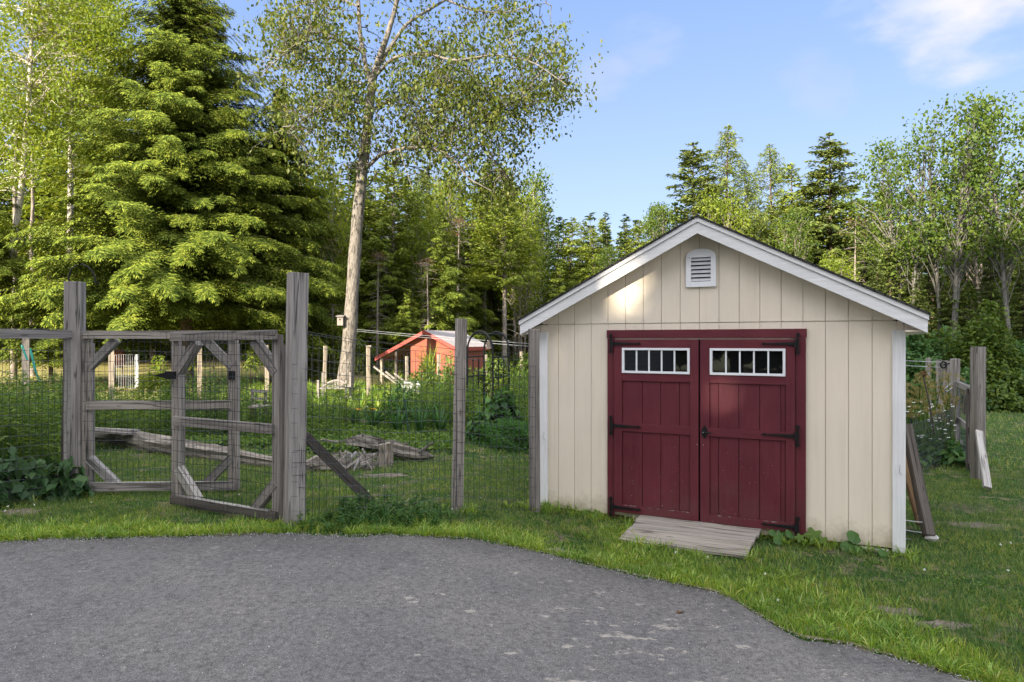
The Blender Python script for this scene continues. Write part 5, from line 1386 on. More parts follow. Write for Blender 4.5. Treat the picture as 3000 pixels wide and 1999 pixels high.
a = P(2640, 1180, 11.5); g = Geo(); mesh_panel(g, (shed_w(3.6, 3.2).x, shed_w(3.6, 3.2).y), (RF.x, RF.y), -.2, .55, seed=22, r=.0022); obj('wire_mesh', g, M_WIRE, side)
# clothesline with pulley
cl = thing('clothesline', P(2762, 1068, 12.6), 'clothesline of two pale wires running to a black pulley on a grey post', 'clothesline')
for (a, b) in (((1046, 966, 20.7), (2768, 1062, 12.4)), ((1046, 971, 20.7), (2765, 1077, 12.4))):
    p, q = P(*a), P(*b); g = Geo(); tube(g, [tuple(p + (q - p) * k + Vector((0, 0, -.12 * math.sin(math.pi * k)))) for k in np.linspace(0, 1, 14)], .004, 5); obj('line', g, M_WIREL, cl)
g = Geo(); c = P(2764, 1070, 12.35); th = np.linspace(0, 6.283, 14); tube(g, [(c.x + .055 * math.cos(a), c.y, c.z + .055 * math.sin(a)) for a in th], .016, 5); tube(g, [(c.x, c.y, c.z), (c.x + .12, c.y, c.z + .03)], .012, 5); obj('pulley', g, M_BLACK, cl)
# leaning timbers beside the shed
t = thing('leaning_timber', (3.8, 6.2, -.2), 'dark weathered timber leaning on the right side of the cream shed', 'timber')
g = Geo(); beam(g, P(2722, 1572, 6.15), P(2655, 1247, 6.75), .082, .082, up=(1, 0, 0)); obj('timber', g, M_WOODD, t, bevel=.004)
t = thing('leaning_board', (3.7, 6.3, -.2), 'brown board leaning behind the dark timber with a bare split end', 'board')
g = Geo(); beam(g, P(2702, 1540, 6.35), P(2636, 1300, 6.9), .10, .03, up=(1, .1, 0)); obj('board', g, M_WOODB, t, bevel=.002)
g = Geo(); beam(g, P(2708, 1556, 6.32), P(2692, 1512, 6.40), .05, .02, up=(1, .2, 0)); obj('split_end', g, M_POST_PALE, t)
t = thing('pale_stone', onground(3.78, 6.1), 'small pale stone at the foot of the dark leaning timber', 'stone'); g = Geo(); c = P(2729, 1577, 6.15)
tube(g, [(c.x - .06, c.y, c.z), (c.x - .03, c.y, c.z), (c.x + .03, c.y, c.z), (c.x + .06, c.y, c.z)], [.01, .03, .035, .012], 8, True); obj('stone', g, M_STONE, t)
t = thing('wire_scrap', onground(3.6, 6.2), 'bits of pale wire poking out of the grass beside the shed corner', 'wire')
for a, b in (((2648, 1524), (2702, 1531)), ((2650, 1553), (2700, 1561)), ((2648, 1576), (2668, 1581)), ((2650, 1586), (2684, 1604))):
    g = Geo(); tube(g, [P(*a, 6.2), P((a[0] + b[0]) / 2, (a[1] + b[1]) / 2 + 1, 6.15), P(*b, 6.1)], .0055, 5); obj('wire', g, M_WIREL, t)
# culvert opening and dark cover among the plants
t = thing('culvert_pipe', onground(P(2703, 0, 11.6).x, 11.6), 'grey half-round pipe end showing under the flower clump', 'pipe'); c = P(2704, 1316, 11.5); g = Geo()
for rr, mm, nm in ((.125, M_STONE, 'rim'),):
    g = Geo(); tube(g, [(c.x + rr * math.cos(a), c.y, c.z + rr * math.sin(a)) for a in np.linspace(0, math.pi, 12)], .014, 5); obj(nm, g, mm, t)
g = Geo(); tube(g, [(c.x, c.y + .01, c.z), (c.x, c.y + .02, c.z)], .12, 14, True); obj('opening', g, M_DARK, t)
t = thing('cold_frame', onground(P(2670, 0, 12.3).x, 12.3), 'dark sloping covered bin behind the shed corner', 'bin'); g = Geo(); p = P(2640, 1185, 12.3)
prism(g, [(p.x - .4, -.2), (p.x + .52, -.2), (p.x + .52, .12), (p.x + .42, .24), (p.x - .4, .52)], 12.2, 13.0); obj('cover', g, M_TARP, t)

# ------------------------------------------------------------------ garden plants
def field(protos, spots, name, m, label, cat=None, kind='stuff', parent=None):
    F = Geo(); rg = np.random.default_rng(len(spots))
    for (x, y, s) in spots: F.merge(protos[rg.integers(len(protos))], rotz=rg.uniform(0, 6.28), sc=s, loc=(x, y, float(gz(x, y)) - .01))
    return tag(obj(name, F, m), label, cat, kind=kind)
rg = np.random.default_rng(91)
def spots(n, xa, xb, Za, Zb, s0, s1, hfun=None):
    out = []
    for _ in range(n):
        Z = math.sqrt(rg.uniform(Za * Za, Zb * Zb)); xn = rg.uniform(xa, xb); x = (xn - 1500) / FN * Z; s = rg.uniform(s0, s1)
        if hfun: s *= hfun(xn, Z)
        out.append((x, Z, s))
    return out
ST = [stalk(300 + i, 1.0, 42, .20, .034, lean=.06 + .02 * i) for i in range(6)]
SB = [stalk(310 + i, 1.0, 34, .15, .06, lean=.08) for i in range(4)]
hf = lambda xn, Z: float(np.interp(xn, [-100, 250, 420, 620, 760, 900, 1010], [.92, .84, .66, .98, .84, .66, .52])) * (1 if Z > 10.9 else 1.15)
field(ST, spots(560, -160, 880, 10.9, 13.5, .5, 1.25, hf) + spots(210, -260, 195, 7.9, 10.9, .75, 1.2, hf) + spots(80, 840, 1010, 10.6, 13.5, .7, 1.0, hf), 'tall_weeds', F_WEED, 'thick stand of tall narrow-leaved weeds behind the fence and gates', 'weeds')
field(SB, spots(90, -160, 1000, 11, 16, .7, 1.1, hf), 'leafy_weeds', F_BUSH, 'broader-leaved weeds scattered through the tall stand', 'weeds')
field(ST, spots(110, 890, 1330, 12.2, 14, .5, .9) + spots(150, 1150, 1400, 11.8, 16, .6, .95) + spots(70, 1500, 1570, 12, 17, .8, 1.15), 'bright_weeds', F_WEED, 'looser green stems in front of the red shed', 'weeds')
CV = [bush(330 + i, .16, .16, .15, 60, .085, .05, stems=3)[1] for i in range(4)]
field(CV, spots(900, 880, 1330, 9.75, 12.3, .55, 1.1) + spots(240, 560, 880, 10.2, 11.2, .5, 1.0), 'ground_cover', F_COVER, 'bright low leafy ground cover in the flower bed', 'ground cover')
field(CV, spots(60, -100, 640, 20, 24, .6, 1.2) + spots(240, 800, 1560, 14.5, 22, .8, 2.0), 'rough_growth', F_MAP, 'rough sunlit growth between the garden and the far fence', 'undergrowth')
field([straps(350, 26, .34, .012, .6), straps(351, 22, .30, .012, .7)], spots(120, -100, 640, 14, 17, .5, 1.0) + spots(330, 640, 1560, 15, 23, .6, 1.5), 'meadow_grass', F_EDGE, 'long sunlit meadow grass beyond the garden beds', 'grass')
LIL = [straps(360 + i, 46, .62, .024, .55, 1.0) for i in range(3)]
for i, (x, Z, s, lab) in enumerate([(1095, 11.9, .95, 'arching strap-leaved clump left of the dark bushy one'), (1165, 11.5, 1.0, 'arching strap-leaved clump behind the green stake'), (1230, 11.3, 1.1, 'largest arching strap-leaved clump in the flower bed'),
        (1290, 11.6, 1.0, 'arching strap-leaved clump left of the middle fence post'), (1040, 12.4, .8, 'small arching strap-leaved clump with an orange flower'), (1180, 12.6, 1.1, 'strap-leaved clump at the back of the bed'), (1260, 12.5, 1.1, 'strap-leaved clump behind the middle post')]):
    p = P(x, 0, Z); t = plant('day_lily', (LIL[i % 3],), (F_LILY,), (p.x, Z, float(gz(p.x, Z))), lab, 'plant', 'strap-leaved clumps in the flower bed', names=('leaves',), rotz=i, scale=s)
for x, y, Z in ((1051, 1201, 11.9), (1094, 1200, 11.8)):
    c = P(x, y, Z); t = thing('orange_flower', (c.x, c.y, c.z), 'single orange flower among the strap leaves, ' + ('the left of two' if x < 1080 else 'the right of two'), 'flower'); g = Geo()
    a = np.linspace(0, 6.28, 7)[:-1]; d = np.stack([np.cos(a), np.sin(a) * .6, np.full(6, .25)], 1); leaves(g, np.array(c) + d * .03, d, np.tile([0, 0, 1.0], (6, 1)), .07, .035); obj('petals', g, F_ORANGE, t)
    g = Geo(); tube(g, [(c.x, c.y, c.z), (c.x + .03, c.y, c.z - .25), (c.x + .02, c.y, float(gz(c.x, c.y)))], .005, 4); obj('stem', g, F_WEED, t)
def pb(name, x, Z, args, m, lab, cat='bush', names=('stem', 'foliage'), group='bushes in the garden beds', dz=0):
    p = P(x, 0, Z); return plant(name, bush(*args), (B_GREY, m), (p.x, Z, float(gz(p.x, Z)) + dz), lab, cat, group, names=names)
pb('peony_bush', 1180, 13.0, (401, .45, .4, .75, 900, .17, .045, .2), F_LILY, 'dark green bush with long pointed leaves below the red shed')
pb('broadleaf_bush', 1470, 12.2, (402, .42, .4, .86, 520, .19, .13, .5), F_BUSH, 'broad-leaved bush in front of the black arbor')
pb('broadleaf_bush', 1405, 11.2, (403, .26, .26, .52, 260, .14, .10, .5), F_BUSH, 'low broad-leaved plant just right of the middle fence post')
pb('feathery_bush', 1500, 10.9, (404, .62, .5, .46, 9000, .085, .010, -.1), F_FEATH, 'soft feathery mounded plant at the left of the shed corner')
pb('feathery_bush', 1570, 11.3, (405, .45, .5, .50, 6000, .085, .010, -.1), F_FEATH, 'feathery mound partly hidden by the shed')
pb('ornamental_bush', 1245, 17.5, (406, .55, .5, 1.0, 1500, .12, .05, .4), F_MAP, 'rounded green bush before the red wall')
pb('ornamental_bush', 1330, 17.0, (407, .7, .5, 1.15, 1900, .13, .05, .4), F_WEED, 'taller green bush between the middle post and the arbor')
pb('ornamental_bush', 1450, 18.0, (408, .9, .6, 1.25, 2400, .13, .06, .4), F_MAP, 'sunlit bush seen through the arbor')
pb('ornamental_bush', 1545, 17.5, (409, .8, .6, 1.35, 2400, .13, .06, .4), F_MAP, 'sunlit bush just left of the cream shed')
pb('vine_bush', 60, 7.05, (410, .60, .30, .42, 300, .15, .11, .8), F_VINE, 'dark glossy heart-leaved vine heaped against the foot of the left fence')
pb('vine_bush', 190, 7.0, (411, .32, .20, .38, 120, .14, .10, .8), F_VINE, 'smaller heap of heart-shaped leaves at the foot of the tall left post')
pb('vine_bush', -120, 6.6, (412, .6, .3, .55, 240, .15, .11, .8), F_VINE, 'heart-leaved vine heap cut by the left edge')
pb('sunlit_sapling', 460, 14.5, (415, .5, .4, 1.25, 900, .13, .06, .1), F_BIR, 'yellow-green leafy sapling catching the sun above the left gate middle rail')
pb('sunlit_sapling', 520, 14.2, (416, .35, .3, 1.0, 500, .13, .06, .1), F_MAP, 'smaller green sapling beside the yellow-green one behind the gates')
# ornamental grass plume leaning before the red wall
F = straps(420, 90, 1.0, .03, .8, 1.3); p = P(1262, 0, 22.6); plant('grass_plume', (F,), (F_PINE,), (p.x, 22.6, .3), 'feathery grass plume spreading in front of the red shed gable', 'plant', names=('leaves',), scale=1.15)
# small plants at the foot of the shed
def bigleaf(name, spots_, label):
    b0 = shed_w(*spots_[0][:2]); t_ = thing(name, (b0.x, b0.y, float(gz(b0.x, b0.y))), label, 'plant', 'broad-leaved weeds at the foot of the shed')
    for (sx, sy, h, sz, lobes, tx) in spots_:
        T = Geo(); F = Geo(); b = shed_w(sx, sy); z = float(gz(b.x, b.y)); c = Vector((b.x, b.y, z + h)); tube(T, [(b.x + .03, b.y, z), (b.x, b.y, z + h * .6), tuple(c)], .004, 4)
        n = 22; a = np.linspace(0, 2 * math.pi, n, endpoint=False); r = sz * (1 + (.32 * np.cos(a * lobes) if lobes else -.22 * np.exp(-((a - math.pi) / .3) ** 2)))
        nn = Vector((tx, -.75, .7)).normalized(); u = nn.cross(Vector((0, 0, 1))).normalized(); w = nn.cross(u)
        v = [tuple(c)] + [tuple(c + u * float(r[i] * math.cos(a[i])) + w * float(r[i] * math.sin(a[i])) + nn * float(-.25 * sz * (1 + .3 * math.sin(a[i] * 5)))) for i in range(n)]
        F.addpoly(v, [[0, 1 + i, 1 + (i + 1) % n] for i in range(n)])
        obj('stem', T, F_WEED, t_); obj('leaf', F, F_COVER if 'pale' in label else F_BUSH, t_)
    return t_
bigleaf('broadleaf_weed', [(2.98, -.07, .13, .062, 0, .1), (2.93, -.12, .05, .06, 0, -.3), (3.03, -.12, .03, .055, 0, .4), (3.22, -.16, .02, .07, 0, .5)], 'plant with large round leaves under the right end of the cream wall')
bigleaf('broadleaf_weed', [(2.66, -.06, .10, .065, 5, -.2), (2.75, -.08, .06, .05, 5, .3), (2.55, -.09, .07, .04, 5, -.2)], 'pale lobed-leaf weed at the right foot of the door casing')
bigleaf('broadleaf_weed', [(2.40, -.10, .07, .045, 5, .1), (2.33, -.12, .09, .035, 0, .1), (2.47, -.09, .09, .045, 0, .4), (2.38, -.2, .05, .04, 0, 0)], 'leafy weed between the ramp and the right hinge')
bigleaf('broadleaf_weed', [(.55, -.08, .03, .045, 5, .1), (.64, -.06, .05, .04, 5, -.2), (.12, -.15, .03, .035, 0, 0), (.7, -.10, .03, .05, 5, .2)], 'pale lobed-leaf weed at the left foot of the cream wall')

# flowers and seed stalks right of the shed
def seedstalks():
    F = Geo(); S = Geo(); rg = np.random.default_rng(8)
    for _ in range(58):
        Z = rg.uniform(10.3, 12.4); x = (rg.uniform(2640, 2795) - 1500) / FN * Z; h = rg.uniform(.75, 1.30); z0 = float(gz(x, Z)); l = rg.normal(0, .09, 2)
        tube(F, [(x, Z, z0), (x + l[0] * .4, Z + l[1] * .4, z0 + h * .5), (x + l[0], Z + l[1], z0 + h)], [.012, .010, .006], 4)
        for k in range(4):
            t = rg.uniform(.72, 1); c = np.array([x + l[0] * t, Z + l[1] * t, z0 + h * t]) + rg.normal(0, .04, 3); n = 16
            d = unit(rg.normal(0, .6, (n, 3)) + np.array([0, 0, 1.0])); leaves(S, c + d * .04, d, rg.normal(0, 1, (n, 3)), .07, .012)
    return F, S
F, S = seedstalks(); t = tag(obj('seed_stalks', F, F_COVER), 'thicket of green stalks with brownish seed heads right of the shed', 'plants', kind='stuff'); obj('seed_heads', S, F_SEED, t)
def daisies():
    S = Geo(); Pt = Geo(); rg = np.random.default_rng(18)
    for _ in range(62):
        Z = rg.uniform(9.9, 11.2); x = (rg.uniform(2640, 2800) - 1500) / FN * Z; z0 = float(gz(x, Z)); h = rg.uniform(.3, .85)
        c = np.array([x, Z, z0 + h]); tube(S, [(x, Z, z0), tuple(c)], .003, 3); a = np.linspace(0, 6.28, 9)[:-1]; d = np.stack([np.cos(a), np.sin(a), rg.uniform(-.1, .5, 8)], 1)
        leaves(Pt, c + d * .014, d, np.tile([.1, -.5, 1.0], (8, 1)), .028, .014)
    return S, Pt
S, Pt = daisies(); t = tag(obj('daisies', S, F_WEED), 'drift of small white daisies beside the right-hand fence', 'daisies', kind='stuff'); obj('petals', Pt, F_PETAL, t)
field(CV, [((rg.uniform(2640, 2800) - 1500) / FN * Z, Z, s) for Z, s in zip(rg.uniform(9.9, 13, 150), rg.uniform(.9, 2.2, 150))], 'flower_bed_leaves', F_BUSH, 'dense green leaves under the daisies right of the shed', 'ground cover')
p = P(2668, 0, 11.0); t = plant('rhubarb_plant', bush(430, .34, .3, .35, 60, .24, .2, .2), (B_GREY, F_BUSH), (p.x, 11.0, -.15), 'clump of very large dark leaves over the covered bin', 'plant', names=('stem', 'foliage'))
t = thing('dead_flower_stalk', onground(P(2735, 0, 10.2).x, 10.2), 'single dark dead flower stalk leaning in front of the seed heads', 'plant'); g = Geo()
tube(g, [P(2738, 1275, 10.2), P(2722, 1180, 10.2), P(2707, 1112, 10.2), P(2706, 1098, 10.2)], [.012, .012, .01, .008], 5); obj('stem', g, M_WOODD, t); g = Geo(); c = np.array(P(2706, 1096, 10.2)); d = unit(np.random.default_rng(1).normal(0, 1, (40, 3))); leaves(g, c + d * .04, d, d[::-1], .06, .02); obj('seed_head', g, F_DEAD, t)

# dark weeds and dry stems at the foot of the brace, white flowers by the red shed
WD = [straps(440 + i, 16, .20, .014, .8) for i in range(2)] + [stalk(445 + i, .22, 16, .10, .035) for i in range(3)]
def at_px(n, xa, xb, ya, yb, s0, s1):
    o = []
    for _ in range(n):
        p = G(rg.uniform(xa, xb), rg.uniform(ya, yb)); o.append((p.x, p.y, rg.uniform(s0, s1)))
    return o
field(WD, at_px(120, 1000, 1290, 1492, 1556, .5, 1.05) + at_px(30, 880, 1000, 1520, 1566, .4, .8) + at_px(16, 1290, 1420, 1500, 1540, .4, .7), 'fence_foot_weeds', F_BUSH, 'patch of dark leafy weeds where the post brace meets the ground', 'weeds')
DS = [straps(450, 5, .2, .006, 1.3, .8), straps(451, 4, .26, .006, .5, .9)]
field(DS, at_px(26, 1080, 1260, 1480, 1520, .5, 1.1) + at_px(5, 1330, 1400, 1500, 1530, .4, .8), 'dry_stems', F_STRAW, 'pale dry stems lying at the foot of the post brace', 'dry stems')
t = thing('white_flowers', onground(P(1210, 0, 15).x, 15), 'cluster of creamy white flowers left of the middle post', 'flowers'); g = Geo(); c = np.array([tuple(P(rg.uniform(1180, 1228), rg.uniform(1120, 1152), rg.uniform(14.8, 15.2))) for _ in range(70)]); leaves(g, c, unit(rg.normal(0, 1, (70, 3))), rg.normal(0, 1, (70, 3)), .09, .07); obj('petals', g, F_PETAL, t)
g = Geo()
for q in c[::5]: tube(g, [(q[0], q[1], float(gz(q[0], q[1]))), tuple(q)], .006, 3)
obj('stem', g, F_WEED, t)
tag(field(CV, spots(16, 900, 1120, 15.5, 18, .5, .9), 'white_bloom_field', F_PETAL, 'x'), 'hazy band of small white blooms around the bench', 'flowers', kind='stuff')

# ------------------------------------------------------------------ lawn grass
def inshed(x, y):
    c, s = math.cos(-SH_A), math.sin(-SH_A); dx, dy = x - SH_O.x, y - SH_O.y
    lx, ly = dx * c - dy * s, dx * s + dy * c
    return ((lx > .0) & (lx < SW) & (ly > .0) & (ly < SDP)) | ((lx > 1.12) & (lx < 2.2) & (ly > -.70) & (ly < .02))
SOILS = [(2435, 1850, .20, .10), (2600, 1790, .22, .09), (2748, 1832, .18, .09), (1612, 1613, .14, .09), (430, 1588, .13, .05), (705, 1564, .20, .05), (2860, 1540, .3, .14), (60, 1500, .22, .12), (2560, 1905, .10, .05), (1960, 1660, .10, .06), (1120, 1395, .3, .12)]
def soilpatch(xn, yn, rx, ry, sd):
    r = np.random.default_rng(sd); c = G(xn, yn); a = np.linspace(0, 6.283, 40, endpoint=False); k = 1 + .22 * np.sin(a * 2 + r.uniform(0, 6)) + .15 * np.sin(a * 5 + r.uniform(0, 6)) + r.normal(0, .06, 40)
    x = c.x + rx * k * np.cos(a); y = c.y + ry * k * np.sin(a); g = Geo(); rings = []
    for q in (0.0, .5, 1.0):
        xx = c.x + (x - c.x) * q; yy = c.y + (y - c.y) * q; rings.append(np.stack([xx, yy, gz(xx, yy) + .004 * (1 - q) + .002], 1))
    v = np.concatenate(rings[1:] + [rings[0][:1]]); f3 = [(80, i, (i + 1) % 40) for i in range(40)]; g.addpoly(v, [list(t) for t in f3] + [[i, 40 + i, 40 + (i + 1) % 40, (i + 1) % 40] for i in range(40)])
    tag(obj('bare_soil', g, M_SOIL), kind='structure'); return (c.x, c.y, rx, ry)
SP_ = [soilpatch(*q, i) for i, q in enumerate(SOILS)]
def onsoil(x, y):
    m = np.zeros(len(x), bool)
    rr_ = np.random.default_rng(len(x)).random(len(x))
    for cx_, cy_, rx, ry in SP_:
        d_ = ((x - cx_) / rx) ** 2 + ((y - cy_) / ry) ** 2
        m |= rr_ > .30 + .75 * d_
    return m
def noise2(x, y, s, seed):
    r = np.random.default_rng(seed); out = np.zeros_like(x)
    for k in range(7):
        a, b, p = r.normal(0, s, 3); out += np.sin(x * a + y * b + p * 3)
    return out / 7
def blades(n, Za, Zb, seed, h0, h1, w, power=1.0, cond=None, bare=.30):
    r = np.random.default_rng(seed); Z = (Za ** power + (Zb ** power - Za ** power) * r.random(n)) ** (1 / power)
    x = r.uniform(-.86, .86, n) * Z; y = Z
    ok = (y > edge_y(x) + .012) & ~inshed(x, y)
    bn = noise2(x, y, 3.5, 5) + .5 * noise2(x, y, 9, 6); ok &= (bn < bare) | (r.random(n) < .22)
    if cond is not None: ok &= cond(x, y)
    ok &= ~onsoil(x, y)
    x, y = x[ok], y[ok]; n = len(x); z = gz(x, y)
    cl = noise2(x, y, 6, 9); h = (h0 + (h1 - h0) * r.random(n)) * (1 + .45 * cl + .25 * noise2(x, y, 14, 3)); h = np.maximum(h, h0 * .4)
    a = r.uniform(0, 6.28, n); t = r.uniform(.15, .95, n)
    d = np.stack([np.cos(a) * t, np.sin(a) * t, np.ones(n)], 1); nn = np.stack([-np.sin(a) * .2 + r.normal(0, .5, n), -np.ones(n), r.uniform(0, .6, n)], 1)
    return np.stack([x, y, z - .004], 1), unit(d), nn, h, w * r.uniform(.7, 1.3, n)
g = Geo()
for (n, Za, Zb, sd, h0, h1, w, pw) in ((230000, 3.2, 9.5, 1, .018, .058, .0050, 1.0), (90000, 9.5, 21, 2, .03, .075, .013, 1.0)):
    c, d, nn, h, ww = blades(n, Za, Zb, sd, h0, h1, w, pw)
    leaves(g, c, d, nn, h, ww, 'blade')
tag(obj('grass', g, F_GRASS), 'short lawn grass with thin bare patches', 'grass', kind='stuff')
g = Geo()
def nearedge(x, y): 
    dd = y - edge_y(x); dd = np.minimum(dd, np.abs(y - edge_y(x + .3))); k = np.random.default_rng(3).random(len(x))
    wd = np.where(x > .8, 1.35, .45); return k < np.exp(-(dd / wd) ** 2 * 1.3)
c, d, nn, h, ww = blades(300000, 3.1, 7.4, 4, .02, .070, .0062, 1.0, nearedge, bare=.36); leaves(g, c, d, nn, h, ww, 'blade')
tuft = [straps(460 + i, 13, .10, .006, .9) for i in range(4)]
rt = np.random.default_rng(44); k = 0
while k < 900:
    x = rt.uniform(-5.2, 3.6); y = edge_y(x) + abs(rt.normal(0, .22 if x < .8 else .9)) + .0
    if inshed(np.array([x]), np.array([y]))[0] or noise2(np.array([x]), np.array([y]), 3.5, 5)[0] > .22: continue
    g.merge(tuft[k % 4], rotz=rt.uniform(0, 6), sc=rt.uniform(.5, 1.15), loc=(x, y, float(gz(x, y)))); k += 1
# longer grass left standing against posts and walls
for (x, y, n, sp) in [(FP.x, FP.y - .06, 26, .14), (MP.x, MP.y, 20, .13), (RP.x, RP.y, 16, .12), (LP.x, LP.y - .08, 16, .16)] + [(*shed_w(s, -.06)[:2], 5, .09) for s in np.arange(.05, 1.05, .12)] + [(*shed_w(s, -.08)[:2], 4, .09) for s in np.arange(2.25, 3.45, .12)] + [(*shed_w(1.66 + s, -.74)[:2], 3, .08) for s in np.arange(-.55, .6, .14)] + [(*shed_w(1.06, -s)[:2], 3, .05) for s in np.arange(0, .7, .15)]:
    for _ in range(n):
        xx, yy = x + rt.normal(0, sp), y + rt.normal(0, sp * .6)
        if not inshed(np.array([xx]), np.array([yy]))[0]: g.merge(tuft[rt.integers(4)], rotz=rt.uniform(0, 6), sc=rt.uniform(.6, 1.35), loc=(xx, yy, float(gz(xx, yy))))
tag(obj('coarse_grass', g, F_EDGE), 'bright coarse grass along the edge of the driveway', 'grass', kind='stuff')
# clover and small weeds
CLV = [bush(470 + i, .05, .05, .025, 26, .018, .014, stems=0)[1] for i in range(3)]
o = []
while len(o) < 520:
    x = rt.uniform(-5, 4.5); y = rt.uniform(3.4, 8.5)
    if y < edge_y(x) + .03 or inshed(np.array([x]), np.array([y]))[0] or noise2(np.array([x]), np.array([y]), 2.2, 15)[0] < .08: continue
    o.append((x, y, rt.uniform(.7, 1.6)))
field(CLV, o, 'clover', F_COVER, 'low clover patches in the lawn', 'clover')
g = Geo()
for _ in range(46):
    x = rt.uniform(-5, 4.5); y = rt.uniform(3.6, 8.0)
    if y < edge_y(x) + .05 or inshed(np.array([x]), np.array([y]))[0]: continue
    c = np.array([x, y, float(gz(x, y)) + .05]); d = unit(rt.normal(0, 1, (9, 3))); leaves(g, c + d * .006, d, d[::-1], .012, .008)
tag(obj('clover_flowers', g, F_PETAL), 'tiny white clover flowers dotted over the lawn', 'clover flowers', kind='stuff')
# crumbs of stone along the ragged edge of the driveway and a few across it
g = Geo(); n = 3400; x = rt.uniform(-5.6, 2.4, n); y = np.array([edge_y(q) for q in x]) - np.abs(rt.normal(0, .07, n)) + .03; far_ = rt.random(n) < .3; y[far_] = rt.uniform(3.0, 6.0, far_.sum()); ok = y < np.array([edge_y(q) for q in x]) + .05; x, y = x[ok], y[ok]
d = unit(rt.normal(0, 1, (len(x), 3))); sz = rt.uniform(.004, .011, len(x)); leaves(g, np.stack([x, y, gz(x, y) + .015], 1), d, rt.normal(0, 1, (len(x), 3)), sz, sz * .8); leaves(g, np.stack([x, y, gz(x, y) + .015], 1), rt.normal(0, 1, (len(x), 3)), d, sz, sz * .8)
tag(obj('stone_crumbs', g, M_STONE), 'fine crumbs of stone scattered along the edge of the driveway', 'gravel', kind='stuff')
# pine-needle litter along the right edge of the driveway
g = Geo(); n = 1100; t = rt.uniform(.0, 2.3, n); off = np.abs(rt.normal(0, .03, n)); x = t; y = np.array([edge_y(q) for q in x]) + .01 - off * .5 + .02; keep = (rt.random(n) < np.interp(x, [0, 1.2, 1.5, 2.0, 2.3], [.06, .3, 1, .5, .4])); x, y = x[keep], y[keep]
a = rt.uniform(0, 6.28, len(x)); leaves(g, np.stack([x, y, gz(x, y) + .016], 1), np.stack([np.cos(a), np.sin(a), np.zeros(len(x))], 1), np.tile([0, 0, 1.0], (len(x), 1)), .035, .0022, 'strip'); tag(obj('needle_litter', g, F_STRAW), 'dry reddish needle litter along the driveway edge', 'litter', kind='stuff')
t = thing('dead_leaf', G(1990, 1803) + Vector((0, 0, .02)), 'curled brown dead leaf on the driveway among the sandy patches', 'leaf'); c = np.array(G(1990, 1803)) + np.array([0, 0, .022]); g = Geo(); leaves(g, np.array([c, c + [.012, .004, .004]]), np.array([[1.0, .2, .1], [.6, .7, .3]]), np.array([[.2, -.4, 1.0], [-.3, .2, 1.0]]), .05, .03, 'diamond', .4); obj('blade', g, F_DEAD, t)
# ------------------------------------------------------------------ behind the camera: the house and trees that shade the yard
hu = Vector((SDIR.x, SDIR.y, 0)).normalized(); hv = Vector((-hu.y, hu.x, 0))   # towards the sun, and to its side
hv = -hv if hv.x < 0 else hv
def hp(u, v): return Vector((hu.x * u + hv.x * v, hu.y * u + hv.y * v, 0))
HC = hp(10.5, -11.9)
house = thing('house', HC, 'grey clapboard house behind the photographer, seen only as a reflection in the shed windows', 'house', rotz=math.atan2(hv.y, hv.x), local=True)
g = Geo(); hl, hd, eh, rh = 7.2, 4.2, 5.6, 8.6
prism(g, [(-hd, 0), (hd, 0), (hd, eh), (0, rh), (-hd, eh)], -hl, hl)
for vv in g.v: vv[:, [0, 1]] = vv[:, [1, 0]]
def clap():
    s = NT('grey_clapboard'); w = s.N('ShaderNodeTexWave'); w.bands_direction = 'Z'; w.wave_profile = 'SAW'; w.inputs['Scale'].default_value = 2.2; s.L(s.coord('obj'), w.inputs['Vector'])
    c = s.ramp(w.outputs['Color'], [(0, (.05, .055, .06)), (.08, (.30, .31, .32)), (1, (.34, .35, .36))]); s.princ(c, .7); return s.m
obj('wall', g, clap(), house)
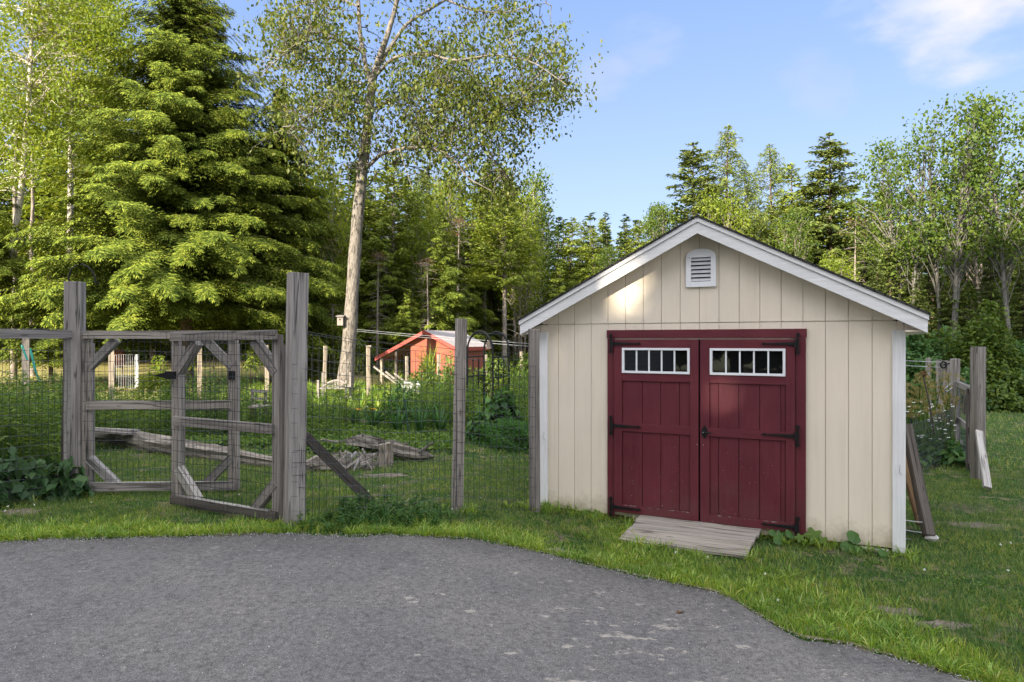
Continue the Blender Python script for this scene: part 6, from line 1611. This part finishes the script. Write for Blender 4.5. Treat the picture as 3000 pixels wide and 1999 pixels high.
for sd in (-1, 1):
    g = Geo(); p = [(0, rh + .02), (0, rh + .2), (sd * (hd + .5), eh - .3), (sd * (hd + .5), eh - .48)]
    if sd < 0: p = p[::-1]
    prism(g, p, -hl - .4, hl + .4)
    for vv in g.v: vv[:, [0, 1]] = vv[:, [1, 0]]
    obj('roof', g, M_SHING, house)
def behind():
    T = Geo(); F = Geo(); rg = np.random.default_rng(5)
    c = [conifer(201, 10, 2.0, .05, 120, 6, .3, .15, .3, .1), broadleaf(202, 10, 2.4, .25, 80, 60, .3, .22, 2)]
    spots = [(21, 1.0, 28), (22, 6.5, 27), (23, -3.0, 28), (23, 11, 24), (26, 15, 22), (20, 3.5, 26), (28, 20, 20), (16, 9, 15), (18, 14, 15), (24, -6.5, 24), (26, 0, 29), (27, 5, 29)]
    for i, (u, v, h) in enumerate(spots):
        p = hp(u, v); q = c[i % 2]; T.merge(q[0], rotz=i, sc=h / 10, loc=(p.x, p.y, 0)); F.merge(q[1], rotz=i, sc=h / 10, loc=(p.x, p.y, 0))
    # leaves cut away along sun rays, so two faint patches reach the shed front
    rays = [(.42, 1.98, .075), (.60, 2.03, .085), (.80, 2.13, .085), (1.00, 2.26, .075), (.55, 1.80, .06), (.30, 1.72, .06), (.26, 1.40, .055), (.30, 1.1, .05), (1.97, 1.30, .075), (1.86, 1.17, .07), (2.08, 1.38, .05)]
    sd = np.array(SDIR)
    for fi, f in enumerate(F.f):
        allv = np.concatenate(F.v); q = allv[f]; keep = np.ones(len(f), bool)
        a = np.linspace(0, 1, 9); w = np.array([((1 - i) * (1 - j), i * (1 - j), i * j, (1 - i) * j) for i in a for j in a])
        smp = np.einsum('kc,ncd->nkd', w, q)
        for (sx, sz, R) in rays:
            o = np.array(shed_w(sx, 0, sz)); r = smp - o; t = r @ sd; dist = np.linalg.norm(r - t[..., None] * sd, axis=2)
            keep &= dist.min(1) > R * .33
        F.f[fi] = f[keep]
    return T, F
T, F = behind(); t = obj('trees_behind', F, F_DARK); t.name = 'woodland'; tag(t, 'stand of trees behind the photographer that shades the yard', 'woodland', kind='stuff')
obj('trunks', T, B_CON, t)
for o in list(bpy.data.objects):
    if '_local' in o: del o['_local']
